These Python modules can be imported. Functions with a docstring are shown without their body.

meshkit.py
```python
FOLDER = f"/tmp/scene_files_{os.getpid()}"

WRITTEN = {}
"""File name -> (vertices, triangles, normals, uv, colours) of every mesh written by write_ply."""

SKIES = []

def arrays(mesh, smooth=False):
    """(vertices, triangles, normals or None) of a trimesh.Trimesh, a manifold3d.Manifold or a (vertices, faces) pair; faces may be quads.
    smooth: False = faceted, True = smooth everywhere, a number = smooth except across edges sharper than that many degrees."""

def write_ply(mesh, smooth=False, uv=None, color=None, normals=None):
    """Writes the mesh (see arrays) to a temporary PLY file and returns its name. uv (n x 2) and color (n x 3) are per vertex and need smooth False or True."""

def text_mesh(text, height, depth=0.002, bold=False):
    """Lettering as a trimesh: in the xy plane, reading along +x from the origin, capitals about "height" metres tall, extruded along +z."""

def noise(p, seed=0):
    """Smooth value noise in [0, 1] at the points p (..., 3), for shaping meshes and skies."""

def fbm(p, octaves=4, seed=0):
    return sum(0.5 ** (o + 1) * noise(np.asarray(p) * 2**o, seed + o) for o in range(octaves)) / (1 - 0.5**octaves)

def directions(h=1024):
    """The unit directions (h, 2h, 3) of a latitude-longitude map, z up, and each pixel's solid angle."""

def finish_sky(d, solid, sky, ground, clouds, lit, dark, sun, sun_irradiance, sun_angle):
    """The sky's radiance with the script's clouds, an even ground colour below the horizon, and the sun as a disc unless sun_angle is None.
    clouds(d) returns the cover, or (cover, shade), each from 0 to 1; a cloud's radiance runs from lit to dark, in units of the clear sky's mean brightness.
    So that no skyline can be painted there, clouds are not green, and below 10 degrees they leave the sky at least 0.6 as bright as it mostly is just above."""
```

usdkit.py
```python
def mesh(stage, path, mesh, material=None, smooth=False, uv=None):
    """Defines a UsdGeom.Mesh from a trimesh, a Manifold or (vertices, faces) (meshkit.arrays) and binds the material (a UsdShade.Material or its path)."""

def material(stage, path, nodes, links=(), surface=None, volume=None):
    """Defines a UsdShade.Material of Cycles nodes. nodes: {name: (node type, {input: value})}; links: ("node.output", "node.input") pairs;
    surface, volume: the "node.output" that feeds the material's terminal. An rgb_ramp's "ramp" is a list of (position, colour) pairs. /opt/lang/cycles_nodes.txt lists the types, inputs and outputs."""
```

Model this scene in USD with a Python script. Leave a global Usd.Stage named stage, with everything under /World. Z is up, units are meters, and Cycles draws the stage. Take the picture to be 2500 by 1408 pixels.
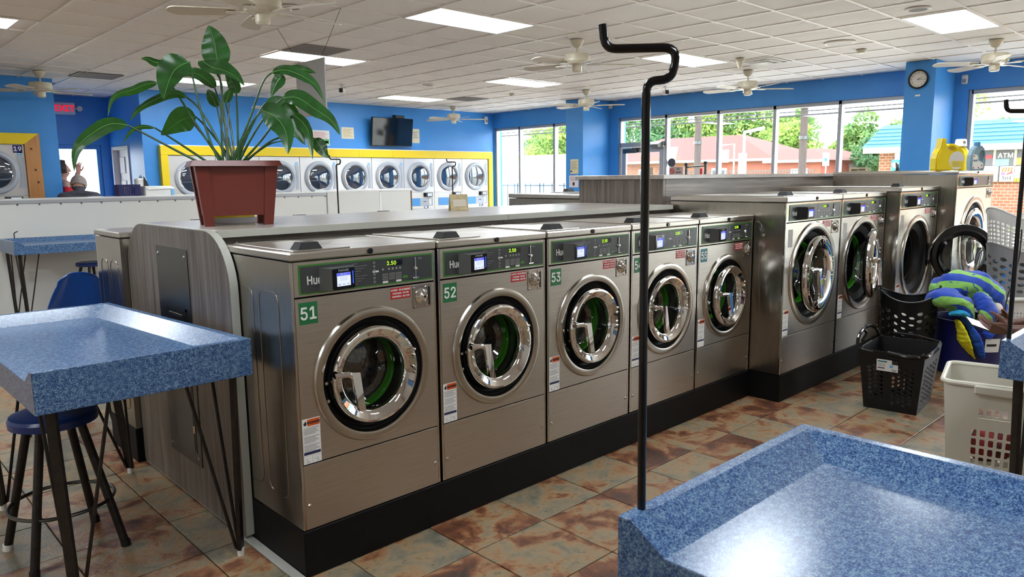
import math, random, re
import numpy as np, trimesh, manifold3d as m3
from shapely.geometry import Polygon, Point, box as sbox
from shapely import affinity
from pxr import Usd, UsdGeom, UsdLux, UsdShade, Gf, Sdf, Vt
import usdkit, meshkit

stage = Usd.Stage.CreateInMemory()
UsdGeom.SetStageUpAxis(stage, 'Z'); UsdGeom.SetStageMetersPerUnit(stage, 1.0)
UsdGeom.Xform.Define(stage, '/World'); UsdGeom.Scope.Define(stage, '/World/Looks')
rng = random.Random(7); nrng = np.random.default_rng(7)

# ------------------------------------------------------------------ camera, sky, sun, exposure
EXPOSURE = 0.45
FPX = 1804.77
CAM = np.array([-1.39592, -2.75472, 1.69111])
YAW, PITCH, ROLL = 0.76220612, 0.14854944, -0.01075183
_f = np.array([math.sin(YAW)*math.cos(PITCH), math.cos(YAW)*math.cos(PITCH), -math.sin(PITCH)])
_r0 = np.array([math.cos(YAW), -math.sin(YAW), 0.0]); _u0 = np.cross(_r0, _f)
_r = math.cos(ROLL)*_r0 + math.sin(ROLL)*_u0; _u = -math.sin(ROLL)*_r0 + math.cos(ROLL)*_u0
cam = UsdGeom.Camera.Define(stage, '/World/camera')
cam.CreateHorizontalApertureAttr(36.0); cam.CreateVerticalApertureAttr(36.0*1408/2500)
cam.CreateFocalLengthAttr(36.0*FPX/2500); cam.CreateFStopAttr(9.0); cam.CreateFocusDistanceAttr(3.6)
cam.CreateExposureAttr(EXPOSURE); cam.CreateClippingRangeAttr(Gf.Vec2f(0.05, 2000))
cam.AddTransformOp().Set(Gf.Matrix4d(*_r, 0, *_u, 0, *(-_f), 0, *CAM, 1))
dome = UsdLux.DomeLight.Define(stage, '/World/sky')
dome.CreateColorAttr(Gf.Vec3f(0.90, 0.96, 1.0)); dome.CreateIntensityAttr(2.3)
sun = UsdLux.DistantLight.Define(stage, '/World/sun')
sun.CreateAngleAttr(0.6); sun.CreateIntensityAttr(3.6); sun.CreateColorAttr(Gf.Vec3f(1.0, 0.96, 0.88))
sun.AddRotateZOp().Set(-52); sun.AddRotateXOp().Set(38)
LAMP = 19.0          # radiance of the ceiling troffers

def _ray(q): return _f + _r*(q[0]-1250)/FPX - _u*(q[1]-704)/FPX
def _pl(q, ax, v):
    d = _ray(q); return CAM + d*(v-CAM[ax])/d[ax]
def PX(q, v): return _pl(q, 0, v)       # the point of the plane x = v seen at a pixel of the photograph
def PY(q, v): return _pl(q, 1, v)
def PZ(q, v): return _pl(q, 2, v)
def PD(q, dep): return CAM + _ray(q)*dep

# ------------------------------------------------------------------ materials
def lin(c):
    c = np.asarray(c, float)/255.0
    return tuple(np.where(c <= 0.04045, c/12.92, ((c+0.055)/1.055)**2.4))
_mats = {}
def P(name, rgb, rough=0.5, metal=0.0, **kw):
    if name not in _mats:
        d = {'base_color': lin(rgb), 'roughness': rough, 'metallic': metal}; d.update(kw)
        _mats[name] = usdkit.material(stage, f'/World/Looks/{name}', {'p': ('principled_bsdf', d)}, surface='p.BSDF')
    return _mats[name]
def G(name, nodes, links, surface='p.BSDF'):
    if name not in _mats:
        _mats[name] = usdkit.material(stage, f'/World/Looks/{name}', nodes, links, surface=surface)
    return _mats[name]
def EM(name, rgb, strength):
    return G(name, {'p': ('emission', {'color': lin(rgb), 'strength': strength})}, [], 'p.emission')
TC = ('texture_coordinate', {})
def noisy(name, c1, c2, scale=(1, 1, 1), ns=5.0, rough=0.5, metal=0.0, bump=0.0, detail=4.0, lo=0.35, hi=0.65, world=False, r2=None, bdist=0.01, **kw):
    """two tones mixed by noise, with optional bump and roughness variation"""
    src = 'g.position' if world else 't.object'
    n = {('g' if world else 't'): (('geometry', {}) if world else TC), 'm': ('mapping', {'scale': scale}), 'n': ('noise_texture', {'scale': ns, 'detail': detail, 'roughness': 0.6}),
         'r': ('rgb_ramp', {'ramp': [(0, lin(c1)), (lo, lin(c1)), (hi, lin(c2)), (1, lin(c2))]}), 'p': ('principled_bsdf', {'roughness': rough, 'metallic': metal, **kw})}
    l = [(src, 'm.vector'), ('m.vector', 'n.vector'), ('n.fac', 'r.fac'), ('r.color', 'p.base_color')]
    if bump:
        n['b'] = ('bump', {'strength': bump, 'distance': bdist}); l += [('n.fac', 'b.height'), ('b.normal', 'p.normal')]
    if r2 is not None:
        n['mr'] = ('map_range', {'from_min': 0.3, 'from_max': 0.7, 'to_min': rough, 'to_max': r2}); l += [('n.fac', 'mr.value'), ('mr.result', 'p.roughness')]
    return G(name, n, l)

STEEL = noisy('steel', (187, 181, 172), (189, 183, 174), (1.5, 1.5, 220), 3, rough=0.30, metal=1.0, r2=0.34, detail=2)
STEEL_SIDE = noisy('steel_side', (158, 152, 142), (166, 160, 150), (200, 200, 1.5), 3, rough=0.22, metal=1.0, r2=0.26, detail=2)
STEEL_SMOOTH = P('steel_smooth', (190, 185, 178), 0.16, 1.0)
CHROME = P('chrome', (225, 224, 222), 0.04, 1.0)
DARKSTEEL = P('dark_steel', (92, 92, 90), 0.3, 1.0)
BLACK = P('black_plastic', (14, 14, 15), 0.35)
RUBBER = P('black_rubber', (9, 9, 9), 0.6)
BLACKGLOSS = P('black_gloss', (10, 10, 11), 0.12)
PLINTH = noisy('plinth_black', (8, 8, 8), (13, 12, 12), (1, 1, 1), 12, rough=0.55, specular_ior_level=0.18)
GREEN = P('gasket_green', (70, 175, 30), 0.4)
DRUM = noisy('drum_steel', (70, 70, 70), (120, 120, 118), (1, 1, 1), 60, rough=0.35, metal=1.0, bump=0.3)
WHITE = P('white_print', (235, 235, 232), 0.5)
BLACKPRINT = P('black_print', (25, 25, 28), 0.6)
GREYPRINT = P('grey_print', (150, 152, 152), 0.6)
REDSTICK = P('red_sticker', (196, 28, 34), 0.4)
GREENSTICK = P('green_sticker', (22, 112, 62), 0.4)
TEALSTICK = P('teal_sticker', (20, 120, 128), 0.4)
ORANGE = P('orange_print', (232, 96, 30), 0.5)
NAVYPRINT = P('navy_print', (32, 44, 82), 0.5)
PANEL = P('panel_grey', (62, 66, 68), 0.3)
PANELGREEN = P('panel_green', (58, 128, 40), 0.4)
READER = P('reader_grey', (72, 72, 70), 0.35)
SCREEN = EM('reader_screen', (205, 214, 240), 1.0)
SCREENBAR = EM('reader_bar', (90, 100, 220), 1.0)
LEDBLUE = EM('led_blue', (60, 90, 255), 1.5)
DIGITS = EM('display_digits', (170, 255, 60), 1.6)
PINKPRINT = P('pink_print', (205, 120, 125), 0.6)
def speckle(name, tones, rough=0.2):
    n = {'t': TC, 'v': ('noise_texture', {'scale': 215.0, 'detail': 2.0, 'roughness': 0.7}), 'v2': ('noise_texture', {'scale': 60.0, 'detail': 2.0}), 'a': ('math', {'math_type': 'multiply_add', 'value2': 0.3}),
         's': ('math', {'math_type': 'multiply', 'value2': 0.7}),
         'r': ('rgb_ramp', {'ramp': [(0.36, lin(tones[0])), (0.45, lin(tones[1])), (0.53, lin(tones[2])), (0.62, lin(tones[3]))]}), 'bv': ('bevel', {'radius': 0.007, 'samples': 4}), 'p': ('principled_bsdf', {'roughness': rough, 'specular_ior_level': 0.45})}
    return G(name, n, [('bv.bevel', 'p.normal'), ('t.object', 'v.vector'), ('t.object', 'v2.vector'), ('v.fac', 's.value1'), ('v2.fac', 'a.value1'), ('s.value', 'a.value3'), ('a.value', 'r.fac'), ('r.color', 'p.base_color')])
BLUESOLID = speckle('blue_solid_surface', [(30, 50, 90), (54, 84, 128), (82, 114, 152), (124, 150, 168)])
def laminate(name, sc):
    return noisy(name, (80, 71, 64), (130, 119, 109), sc, 1.0, rough=0.38, detail=8, lo=0.34, hi=0.68)
LAMV = laminate('laminate_upright', (40, 40, 1.6))
LAMH = laminate('laminate_level', (1.6, 40, 40))
LAMTOP = noisy('laminate_top', (146, 138, 130), (164, 156, 149), (2, 26, 1), 1.0, rough=0.25, detail=6)
TRIM = P('edge_trim', (158, 158, 148), 0.35)
BLUEWALL = noisy('blue_paint', (58, 140, 216), (64, 146, 220), (1, 1, 1), 2.0, rough=0.42)
YELLOW = P('yellow_paint', (240, 208, 8), 0.42)
PINE = noisy('pine_wood', (184, 122, 66), (204, 148, 90), (14, 14, 0.8), 2.0, rough=0.5, detail=6)
ALU = P('window_aluminium', (168, 170, 173), 0.4, 0.4)
WHITEMEL = P('white_melamine', (214, 214, 208), 0.35)
WHITEPL = P('white_plastic', (226, 224, 218), 0.4)
CREAM = P('cream_enamel', (214, 205, 182), 0.35)
BLADE = P('fan_blade', (206, 196, 176), 0.45)
FROST = P('frosted_glass', (245, 240, 230), 0.3, transmission_weight=0.3)
DRYER = P('dryer_enamel', (206, 203, 200), 0.3, 0.35)
DRYGREY = P('dryer_grey', (176, 182, 192), 0.35)
DRYBLUE = P('dryer_blue', (70, 150, 215), 0.4)
LIGHTBLUE = P('icon_blue', (110, 175, 225), 0.5)
BULGE = P('dryer_glass', (40, 52, 70), 0.03, 0.0, specular_ior_level=1.0, coat_weight=1.0, coat_roughness=0.02)
PAPER = P('paper', (226, 216, 186), 0.6)
PAPERW = P('paper_white', (222, 222, 216), 0.6)
TERRA = P('terracotta_plastic', (98, 36, 26), 0.36)
SOIL = noisy('soil', (40, 30, 22), (70, 52, 38), (1, 1, 1), 60, rough=0.9, bump=0.5)
NAVY = P('navy_plastic', (24, 28, 84), 0.38)
BLUECHAIR = P('blue_plastic', (20, 78, 164), 0.22)
SEATBLUE = P('blue_seat', (16, 46, 108), 0.3)
LEGBLACK = noisy('black_leg', (20, 19, 18), (40, 34, 30), (1, 1, 1), 30, rough=0.4, metal=0.3)
GREYPL = P('grey_plastic', (150, 150, 148), 0.4)
OFFWHITE = P('offwhite_plastic', (208, 204, 188), 0.38)
BLACKBASKET = P('black_basket', (9, 9, 10), 0.4, specular_ior_level=0.35)
GLASS = G('window_pane', {'l': ('layer_weight', {'blend': 0.5}), 'q': ('math', {'math_type': 'power', 'value2': 4.0}), 'f': ('math', {'math_type': 'multiply_add', 'value2': 0.9, 'value3': 0.04}), 't': ('transparent_bsdf', {'color': (0.97, 0.98, 0.98)}), 'g': ('glossy_bsdf', {'roughness': 0.0, 'color': (1, 1, 1)}), 'p': ('mix_closure', {})},
          [('l.facing', 'q.value1'), ('q.value', 'f.value1'), ('f.value', 'p.fac'), ('t.BSDF', 'p.closure1'), ('g.BSDF', 'p.closure2')], 'p.closure')
DOORGLASS = G('door_glass', {'l': ('layer_weight', {'blend': 0.5}), 'q': ('math', {'math_type': 'power', 'value2': 3.0}), 'f': ('math', {'math_type': 'multiply_add', 'value2': 0.8, 'value3': 0.11}), 't': ('transparent_bsdf', {'color': (0.72, 0.75, 0.74)}), 'g': ('glossy_bsdf', {'roughness': 0.02, 'color': (1, 1, 1)}), 'p': ('mix_closure', {})},
          [('l.facing', 'q.value1'), ('q.value', 'f.value1'), ('f.value', 'p.fac'), ('t.BSDF', 'p.closure1'), ('g.BSDF', 'p.closure2')], 'p.closure')

# ------------------------------------------------------------------ meshes
class MB:
    def __init__(s): s.v = []; s.f = []; s.n = 0
    def add(s, v, f):
        v = np.asarray(v, float).reshape(-1, 3); f = np.asarray(f, int)
        if f.shape[1] == 4: f = np.vstack([f[:, [0, 1, 2]], f[:, [0, 2, 3]]])
        s.v.append(v); s.f.append(f+s.n); s.n += len(v); return s
    def mesh(s, m): 
        v, f, _ = meshkit.arrays(m); return s.add(v, f)
    def box(s, x0, x1, y0, y1, z0, z1, b=0.0):
        x0, x1 = min(x0, x1), max(x0, x1); y0, y1 = min(y0, y1), max(y0, y1); z0, z1 = min(z0, z1), max(z0, z1)
        if b <= 0:
            v = [(x, y, z) for x in (x0, x1) for y in (y0, y1) for z in (z0, z1)]
            return s.add(v, [(0, 1, 3, 2), (4, 6, 7, 5), (0, 4, 5, 1), (2, 3, 7, 6), (0, 2, 6, 4), (1, 5, 7, 3)])
        b = min(b, (x1-x0)/2.01, (y1-y0)/2.01, (z1-z0)/2.01)
        pts = []
        for i in range(3):
            for sx in (0, 1):
                for sy in (0, 1):
                    for sz in (0, 1):
                        d = [b, b, b]; d[i] = 0
                        pts.append((x1-d[0] if sx else x0+d[0], y1-d[1] if sy else y0+d[1], z1-d[2] if sz else z0+d[2]))
        return s.hull(pts)
    def hull(s, pts): return s.mesh(m3.Manifold.hull_points(np.asarray(pts, float)))
    def tube(s, pts, r, n=8, cap=True, closed=False):
        p = np.asarray(pts, float); k = len(p); r = np.broadcast_to(np.asarray(r, float), (k,))
        if closed: t = np.roll(p, -1, 0)-np.roll(p, 1, 0)
        else: t = np.gradient(p, axis=0)
        t /= np.linalg.norm(t, axis=1, keepdims=True)+1e-12
        a = np.cross(t[0], (0, 0, 1.0) if abs(t[0][2]) < 0.9 else (1.0, 0, 0)); a /= np.linalg.norm(a)
        A = []
        for i in range(k):
            a = a-t[i]*(a@t[i]); a /= np.linalg.norm(a)+1e-12; A.append(a)
        A = np.array(A); B = np.cross(t, A); g = np.arange(n)*2*math.pi/n
        v = p[:, None]+r[:, None, None]*(np.cos(g)[None, :, None]*A[:, None]+np.sin(g)[None, :, None]*B[:, None])
        f = []
        for i in range(k if closed else k-1):
            j = (i+1) % k
            for q in range(n): f.append((i*n+q, i*n+(q+1) % n, j*n+(q+1) % n, j*n+q))
        s.add(v, f)
        if cap and not closed:
            for i, o in ((0, 1), (k-1, -1)):
                c = np.vstack([v[i], p[i]]); s.add(c, [((q+1) % n, q, n) if o > 0 else (q, (q+1) % n, n) for q in range(n)])
        return s
    def lathe(s, prof, n=32, o=(0, 0, 0), axis='z', closed=False):
        """profile of (radius, height); axis 'z' or '-y' (height grows towards -y)"""
        pr = np.asarray(prof, float); k = len(pr); g = np.arange(n)*2*math.pi/n
        R, Hh = pr[:, 0], pr[:, 1]
        c, d = R[:, None]*np.cos(g), R[:, None]*np.sin(g); h = np.broadcast_to(Hh[:, None], c.shape)
        v = np.stack([c, d, h], -1) if axis == 'z' else np.stack([c, -h, d], -1)
        f = []
        for i in range(k if closed else k-1):
            j = (i+1) % k
            for q in range(n): f.append((i*n+q, i*n+(q+1) % n, j*n+(q+1) % n, j*n+q))
        return s.add(v.reshape(-1, 3)+np.asarray(o, float), f)
    def cyl(s, o, r, h, n=24, axis='z'):
        return s.lathe([(0, 0), (r, 0), (r, h), (0, h)], n, o, axis)
    def disc(s, o, r, n=24, axis='z'): return s.lathe([(0, 0), (r, 0)], n, o, axis)
    def frame(s, o, right, up, w, h, d=0.001, x0=0.0, y0=0.0, b=0.0):
        """a flat slab of w by h whose lower left corner is at o (+x0, y0 in its own plane)"""
        q = MB().box(x0, x0+w, y0, y0+h, 0, d, b); return s.put(q, o, right, up)
    def put(s, other, o, right=(1, 0, 0), up=(0, 0, 1)):
        right, up = np.asarray(right, float), np.asarray(up, float); nrm = np.cross(right, up)
        v, f = other.get(); return s.add(np.asarray(o, float)+v[:, :1]*right+v[:, 1:2]*up+v[:, 2:]*nrm, f)
    def poly(s, shape, d, o=(0, 0, 0), right=(1, 0, 0), up=(0, 0, 1)):
        q = MB()
        for g in getattr(shape, 'geoms', [shape]):
            if g.area > 1e-9:
                t = trimesh.creation.extrude_polygon(g, d, engine='earcut'); q.add(t.vertices, t.faces)
        return s.put(q, o, right, up)
    def get(s): return np.vstack(s.v), np.vstack(s.f)
    def xf(s, fn): s.v = [fn(v) for v in s.v]; return s
    def rotz(s, a, c=(0, 0)):
        ca, sa = math.cos(a), math.sin(a); c = np.array([c[0], c[1], 0.0])
        M = np.array([[ca, -sa, 0], [sa, ca, 0], [0, 0, 1.0]]); return s.xf(lambda v: (v-c)@M.T+c)
    def move(s, d): return s.xf(lambda v: v+np.asarray(d, float))
    def scale(s, k): return s.xf(lambda v: v*np.asarray(k, float))
_txt = {}
def TXT(text, h, o, right=(1, 0, 0), up=(0, 0, 1), depth=0.0012, bold=False, center=True, squash=1.0, into=None):
    key = (text, bold)
    if key not in _txt:
        t = meshkit.text_mesh(text, 1.0, 1.0, bold); v = np.array(t.vertices); _txt[key] = (v, np.array(t.faces), v[:, 0].min(), v[:, 0].max())
    v, f, a, b = _txt[key]; v = v.copy()
    v[:, 0] = (v[:, 0]-((a+b)/2 if center else a))*h*squash; v[:, 1] *= h; v[:, 2] *= depth
    m = into or MB(); m.put(MB().add(v, f), o, right, up); return m
def arc(cx, cy, r, a0, a1, n=8): return [(cx+r*math.cos(a0+(a1-a0)*i/n), cy+r*math.sin(a0+(a1-a0)*i/n)) for i in range(n+1)]
def rrect(x0, y0, x1, y1, r): return sbox(x0+r, y0+r, x1-r, y1-r).buffer(r, quad_segs=4)
def bend(pts, r=0.02, n=5):
    """rounds the corners of a polyline"""
    p = [np.asarray(q, float) for q in pts]; out = [p[0]]
    for a, b, c in zip(p, p[1:], p[2:]):
        d1, d2 = a-b, c-b; l = min(r, np.linalg.norm(d1)/2.1, np.linalg.norm(d2)/2.1)
        s, e = b+d1/np.linalg.norm(d1)*l, b+d2/np.linalg.norm(d2)*l
        for i in range(n+1):
            t = i/n; out.append((1-t)**2*s+2*t*(1-t)*b+t*t*e)
    out.append(p[-1]); return np.array(out)
def spline(pts, n=24):
    p = np.asarray(pts, float); k = len(p); t = np.linspace(0, k-1, n)
    if k < 3: return np.stack([np.interp(t, range(k), p[:, i]) for i in range(p.shape[1])], 1)
    from scipy.interpolate import PchipInterpolator, CubicSpline
    return CubicSpline(np.arange(k), p, bc_type='natural')(t)

# ------------------------------------------------------------------ scene tree
_used = {}
def numbered(parent, name):
    k = (parent, name); i = _used.get(k, 0); _used[k] = i+1
    return name if i == 0 else f'{name}_{i:03d}'
def path_of(p): return '/World' if p is None else str(p.GetPath())
def tag(o, label=None, cat=None, group=None, kind=None):
    for k, v in (('label', label), ('category', cat), ('group', group), ('kind', kind)):
        if v: o.SetCustomDataByKey(k, v)
    return o
def obj(name, mb, mat, parent=None, smooth=30, **t):
    pp = path_of(parent)
    m = usdkit.mesh(stage, f'{pp}/{numbered(pp, name)}', mb.get() if isinstance(mb, MB) else mb, mat, smooth)
    return tag(m.GetPrim(), **t)
def place(x, loc, rotz=0.0, scale=None):
    x.AddTranslateOp().Set(Gf.Vec3d(*map(float, loc)))
    if rotz: x.AddRotateZOp().Set(float(rotz))
    if scale is not None: x.AddScaleOp().Set(Gf.Vec3f(*map(float, scale)))
def thing(name, label, cat, loc=(0, 0, 0), rotz=0.0, group=None, kind=None, scale=None):
    x = UsdGeom.Xform.Define(stage, f'/World/{numbered("/World", name)}'); place(x, loc, rotz, scale)
    return tag(x.GetPrim(), label, cat, group, kind)
def dup(root, loc, rotz=0.0, label=None, group=None, scale=None):
    base = re.sub(r'_[0-9]{3}$', '', root.GetName()); c = root.GetCustomData()
    x = UsdGeom.Xform.Define(stage, f'/World/{numbered("/World", base)}'); o = x.GetPrim()
    o.GetReferences().AddInternalReference(root.GetPath())
    x.ClearXformOpOrder(); x.SetXformOpOrder([])
    x2 = UsdGeom.Xformable(o)
    t = x2.AddTranslateOp(opSuffix='c'); t.Set(Gf.Vec3d(*map(float, loc)))
    ops = [t]
    rz = x2.AddRotateZOp(opSuffix='c'); rz.Set(float(rotz)); ops.append(rz)
    if scale is not None:
        sc = x2.AddScaleOp(opSuffix='c'); sc.Set(Gf.Vec3f(*map(float, scale))); ops.append(sc)
    x2.SetXformOpOrder(ops); o.SetInstanceable(True)
    tag(o, label or c['label'], c['category'], group or c.get('group')); return o
def struct(name, mb, mat, parent=None, smooth=30): return obj(name, mb, mat, parent, smooth, kind=None if parent else 'structure')
def sgroup(name, loc=(0, 0, 0)):
    x = UsdGeom.Xform.Define(stage, f'/World/{name}'); place(x, loc); return tag(x.GetPrim(), kind='structure')
# ------------------------------------------------------------------ the room
H = 3.204
XW, YB, YL, YA = 10.7, 10.5, 10.05, 12.3      # window wall, dryer wall, left dryer wall, end of the back passage
X0, Y0 = -5.2, -6.4                             # the room goes on behind the camera
# floor: slate-look tiles laid one by one on a screed
def slate():
    n = {'t': ('geometry', {}), 'o': ('object_info', {}), 'sc': ('vector_math', {'math_type': 'scale', 'scale': 40.0}), 'cx': ('combine_xyz', {}), 'ad': ('vector_math', {'math_type': 'add'}),
         'n1': ('noise_texture', {'scale': 5.5, 'detail': 8.0, 'roughness': 0.62, 'distortion': 0.5}), 'n2': ('noise_texture', {'scale': 30.0, 'detail': 5.0, 'roughness': 0.7}),
         'ma': ('math', {'math_type': 'multiply_add', 'value2': 0.18, 'value3': -0.09}), 'ad2': ('math', {'math_type': 'add'}),
         'r': ('rgb_ramp', {'ramp': [(0.26, lin((88, 88, 78))), (0.38, lin((116, 108, 90))), (0.46, lin((136, 120, 94))), (0.52, lin((146, 114, 80))), (0.57, lin((126, 80, 52))), (0.64, lin((92, 54, 36))), (0.76, lin((56, 44, 38)))]}),
         'm': ('mix_color', {'blend_type': 'multiply', 'fac': 0.55}), 'r2': ('rgb_ramp', {'ramp': [(0.3, (0.34, 0.32, 0.3)), (0.42, (0.82, 0.8, 0.78)), (0.6, (1, 1, 1))]}),
         'b': ('bump', {'strength': 0.5, 'distance': 0.006}), 'p': ('principled_bsdf', {'roughness': 0.34}), 'mr': ('map_range', {'from_min': 0.3, 'from_max': 0.7, 'to_min': 0.28, 'to_max': 0.5})}
    l = [('o.random', 'cx.x'), ('o.random', 'cx.z'), ('cx.vector', 'sc.vector1'), ('t.position', 'ad.vector1'), ('sc.vector', 'ad.vector2'), ('ad.vector', 'n1.vector'), ('ad.vector', 'n2.vector'),
         ('o.random', 'ma.value1'), ('n1.fac', 'ad2.value1'), ('ma.value', 'ad2.value2'), ('ad2.value', 'r.fac'), ('r.color', 'm.a'), ('n2.fac', 'r2.fac'), ('r2.color', 'm.b'), ('m.result', 'p.base_color'),
         ('n2.fac', 'b.height'), ('b.normal', 'p.normal'), ('n2.fac', 'mr.value'), ('mr.result', 'p.roughness')]
    return G('slate_tile', n, l)
SLATE = slate()
floor = sgroup('floor')
obj('screed', MB().box(X0-0.2, XW+0.2, Y0-0.2, YA+0.2, -0.12, -0.012), noisy('grout', (74, 66, 56), (92, 82, 70), (1, 1, 1), 20, rough=0.9), floor, smooth=False)
fx = 2.0+0.4465*np.arange(-17, 21); fy = np.concatenate([-0.335+0.44*np.arange(-14, 0), -0.335+0.436*np.arange(0, 30)])
cells = []
for i in range(len(fx)-1):
    for j in range(len(fy)-1):
        xa, xb, ya, yb = fx[i]+0.003, fx[i+1]-0.003, fy[j]+0.003, fy[j+1]-0.003
        if xb > XW or xa < X0 or ya < Y0 or yb > YA: continue
        d = math.hypot((xa+xb)/2-CAM[0], (ya+yb)/2-CAM[1]); ang = math.degrees(math.atan2((xa+xb)/2-CAM[0], (ya+yb)/2-CAM[1]))-math.degrees(YAW)
        cells.append(((d if abs(ang) < 40 else d+100), xa, xb, ya, yb))
cells.sort(); rest = MB()
for k, (d, xa, xb, ya, yb) in enumerate(cells):
    if k < 290:
        t = rng.uniform(-0.0012, 0.0012)
        obj('floor_tile', MB().box(xa, xb, ya, yb, -0.013, t, 0.0022), SLATE, floor, smooth=False)
    else: rest.box(xa, xb, ya, yb, -0.013, 0.0)
obj('far_floor_tiles', rest, SLATE, floor, smooth=False, kind='stuff')

# ceiling: grid bars, lay-in tiles, slab above
CEIL = noisy('ceiling_tile', (232, 226, 218), (240, 235, 228), (1, 1, 1), 90, rough=0.9, bump=0.25, bdist=0.004)
BAR = P('ceiling_grid', (236, 230, 222), 0.45)
ceiling = sgroup('ceiling')
obj('slab', MB().box(X0-0.3, XW+0.3, Y0-0.3, YA+0.3, H+0.03, H+0.3), CEIL, ceiling, smooth=False)
cxs = [5.365+0.6145*k for k in range(-17, 9)]; cxs = [x for x in cxs if X0 < x < XW-0.02]
cys = [0.10-0.61*k for k in range(10, 0, -1)]+[0.10, 0.737, 1.375, 2.01, 2.62]+[3.22+0.598*k for k in range(0, 6)]+[6.82+0.61*k for k in range(0, 9)]
cys = [y for y in cys if Y0 < y < YA-0.05]
ex, ey = [X0]+cxs+[XW], [Y0]+cys+[YA]
ct = []
for i in range(len(ex)-1):
    for j in range(len(ey)-1):
        mx, my = (ex[i]+ex[i+1])/2, (ey[j]+ey[j+1])/2
        if my > YB and not (1.4 < mx < 3.0): continue
        d = math.hypot(mx-CAM[0], my-CAM[1]); ang = math.degrees(math.atan2(mx-CAM[0], my-CAM[1])-YAW); up = math.degrees(math.atan2(H-CAM[2], d))
        seen = abs(ang) < 38 and up < 16
        ct.append((d if seen else d+100, ex[i], ex[i+1], ey[j], ey[j+1]))
ct.sort(); rest = MB()
for k, (d, xa, xb, ya, yb) in enumerate(ct):
    t = MB() if k < 290 else rest
    t.box(xa+0.004, xb-0.004, ya+0.004, yb-0.004, H+0.004+rng.uniform(0, 0.002), H+0.018)
    if k < 290: obj('ceiling_tile', t, CEIL, ceiling, smooth=False)
obj('far_ceiling_tiles', rest, CEIL, ceiling, smooth=False, kind='stuff')
for x in cxs: obj('grid_bar', MB().box(x-0.0135, x+0.0135, Y0, YA, H-0.004, H+0.012), BAR, ceiling, smooth=False)
for y in cys: obj('cross_bar', MB().box(X0 if y < YL else 1.4, XW if y < YB else 3.0, y-0.0135, y+0.0135, H-0.0045, H+0.011), BAR, ceiling, smooth=False)

# walls
def wall(name, boxes, mat=BLUEWALL):
    m = MB()
    for b in boxes: m.box(*b)
    return struct(name, m, mat, smooth=False)
ZW, ZK = 2.85, 0.80        # window head, sill
wall('wall_right', [(XW, XW+0.25, Y0, 12.5, ZW, H+0.02), (XW, XW+0.25, Y0, 0.53, 0, 0.45), (XW, XW+0.25, 0.53, 1.10, 0, ZW), (XW, XW+0.25, 1.10, 5.60, 0, 0.45), (XW, XW+0.25, 6.76, 7.40, 0, ZW), (XW, XW+0.25, 7.40, 10.47, 0, 0.35), (XW, XW+0.25, 10.47, 12.5, 0, ZW)])
wall('wall_back', [(2.82, XW, YB, YB+0.2, 0, H+0.02)])
wall('wall_left_back', [(X0, 1.49, YL, YL+0.2, 0, H+0.02)])
wall('wall_passage_left', [(1.29, 1.49, YL+0.2, YA, 0, H+0.02)])
wall('wall_passage_end', [(1.29, 1.93, YA, YA+0.15, 0, H+0.02), (2.67, 3.02, YA, YA+0.15, 0, H+0.02), (1.93, 2.67, YA, YA+0.15, 2.36, H+0.02)])
wall('wall_passage_right', [(2.82, 3.02, YB+0.2, 11.24, 0, H+0.02), (2.82, 3.02, 12.16, YA, 0, H+0.02), (2.82, 3.02, 11.24, 12.16, 2.32, H+0.02)])
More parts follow.
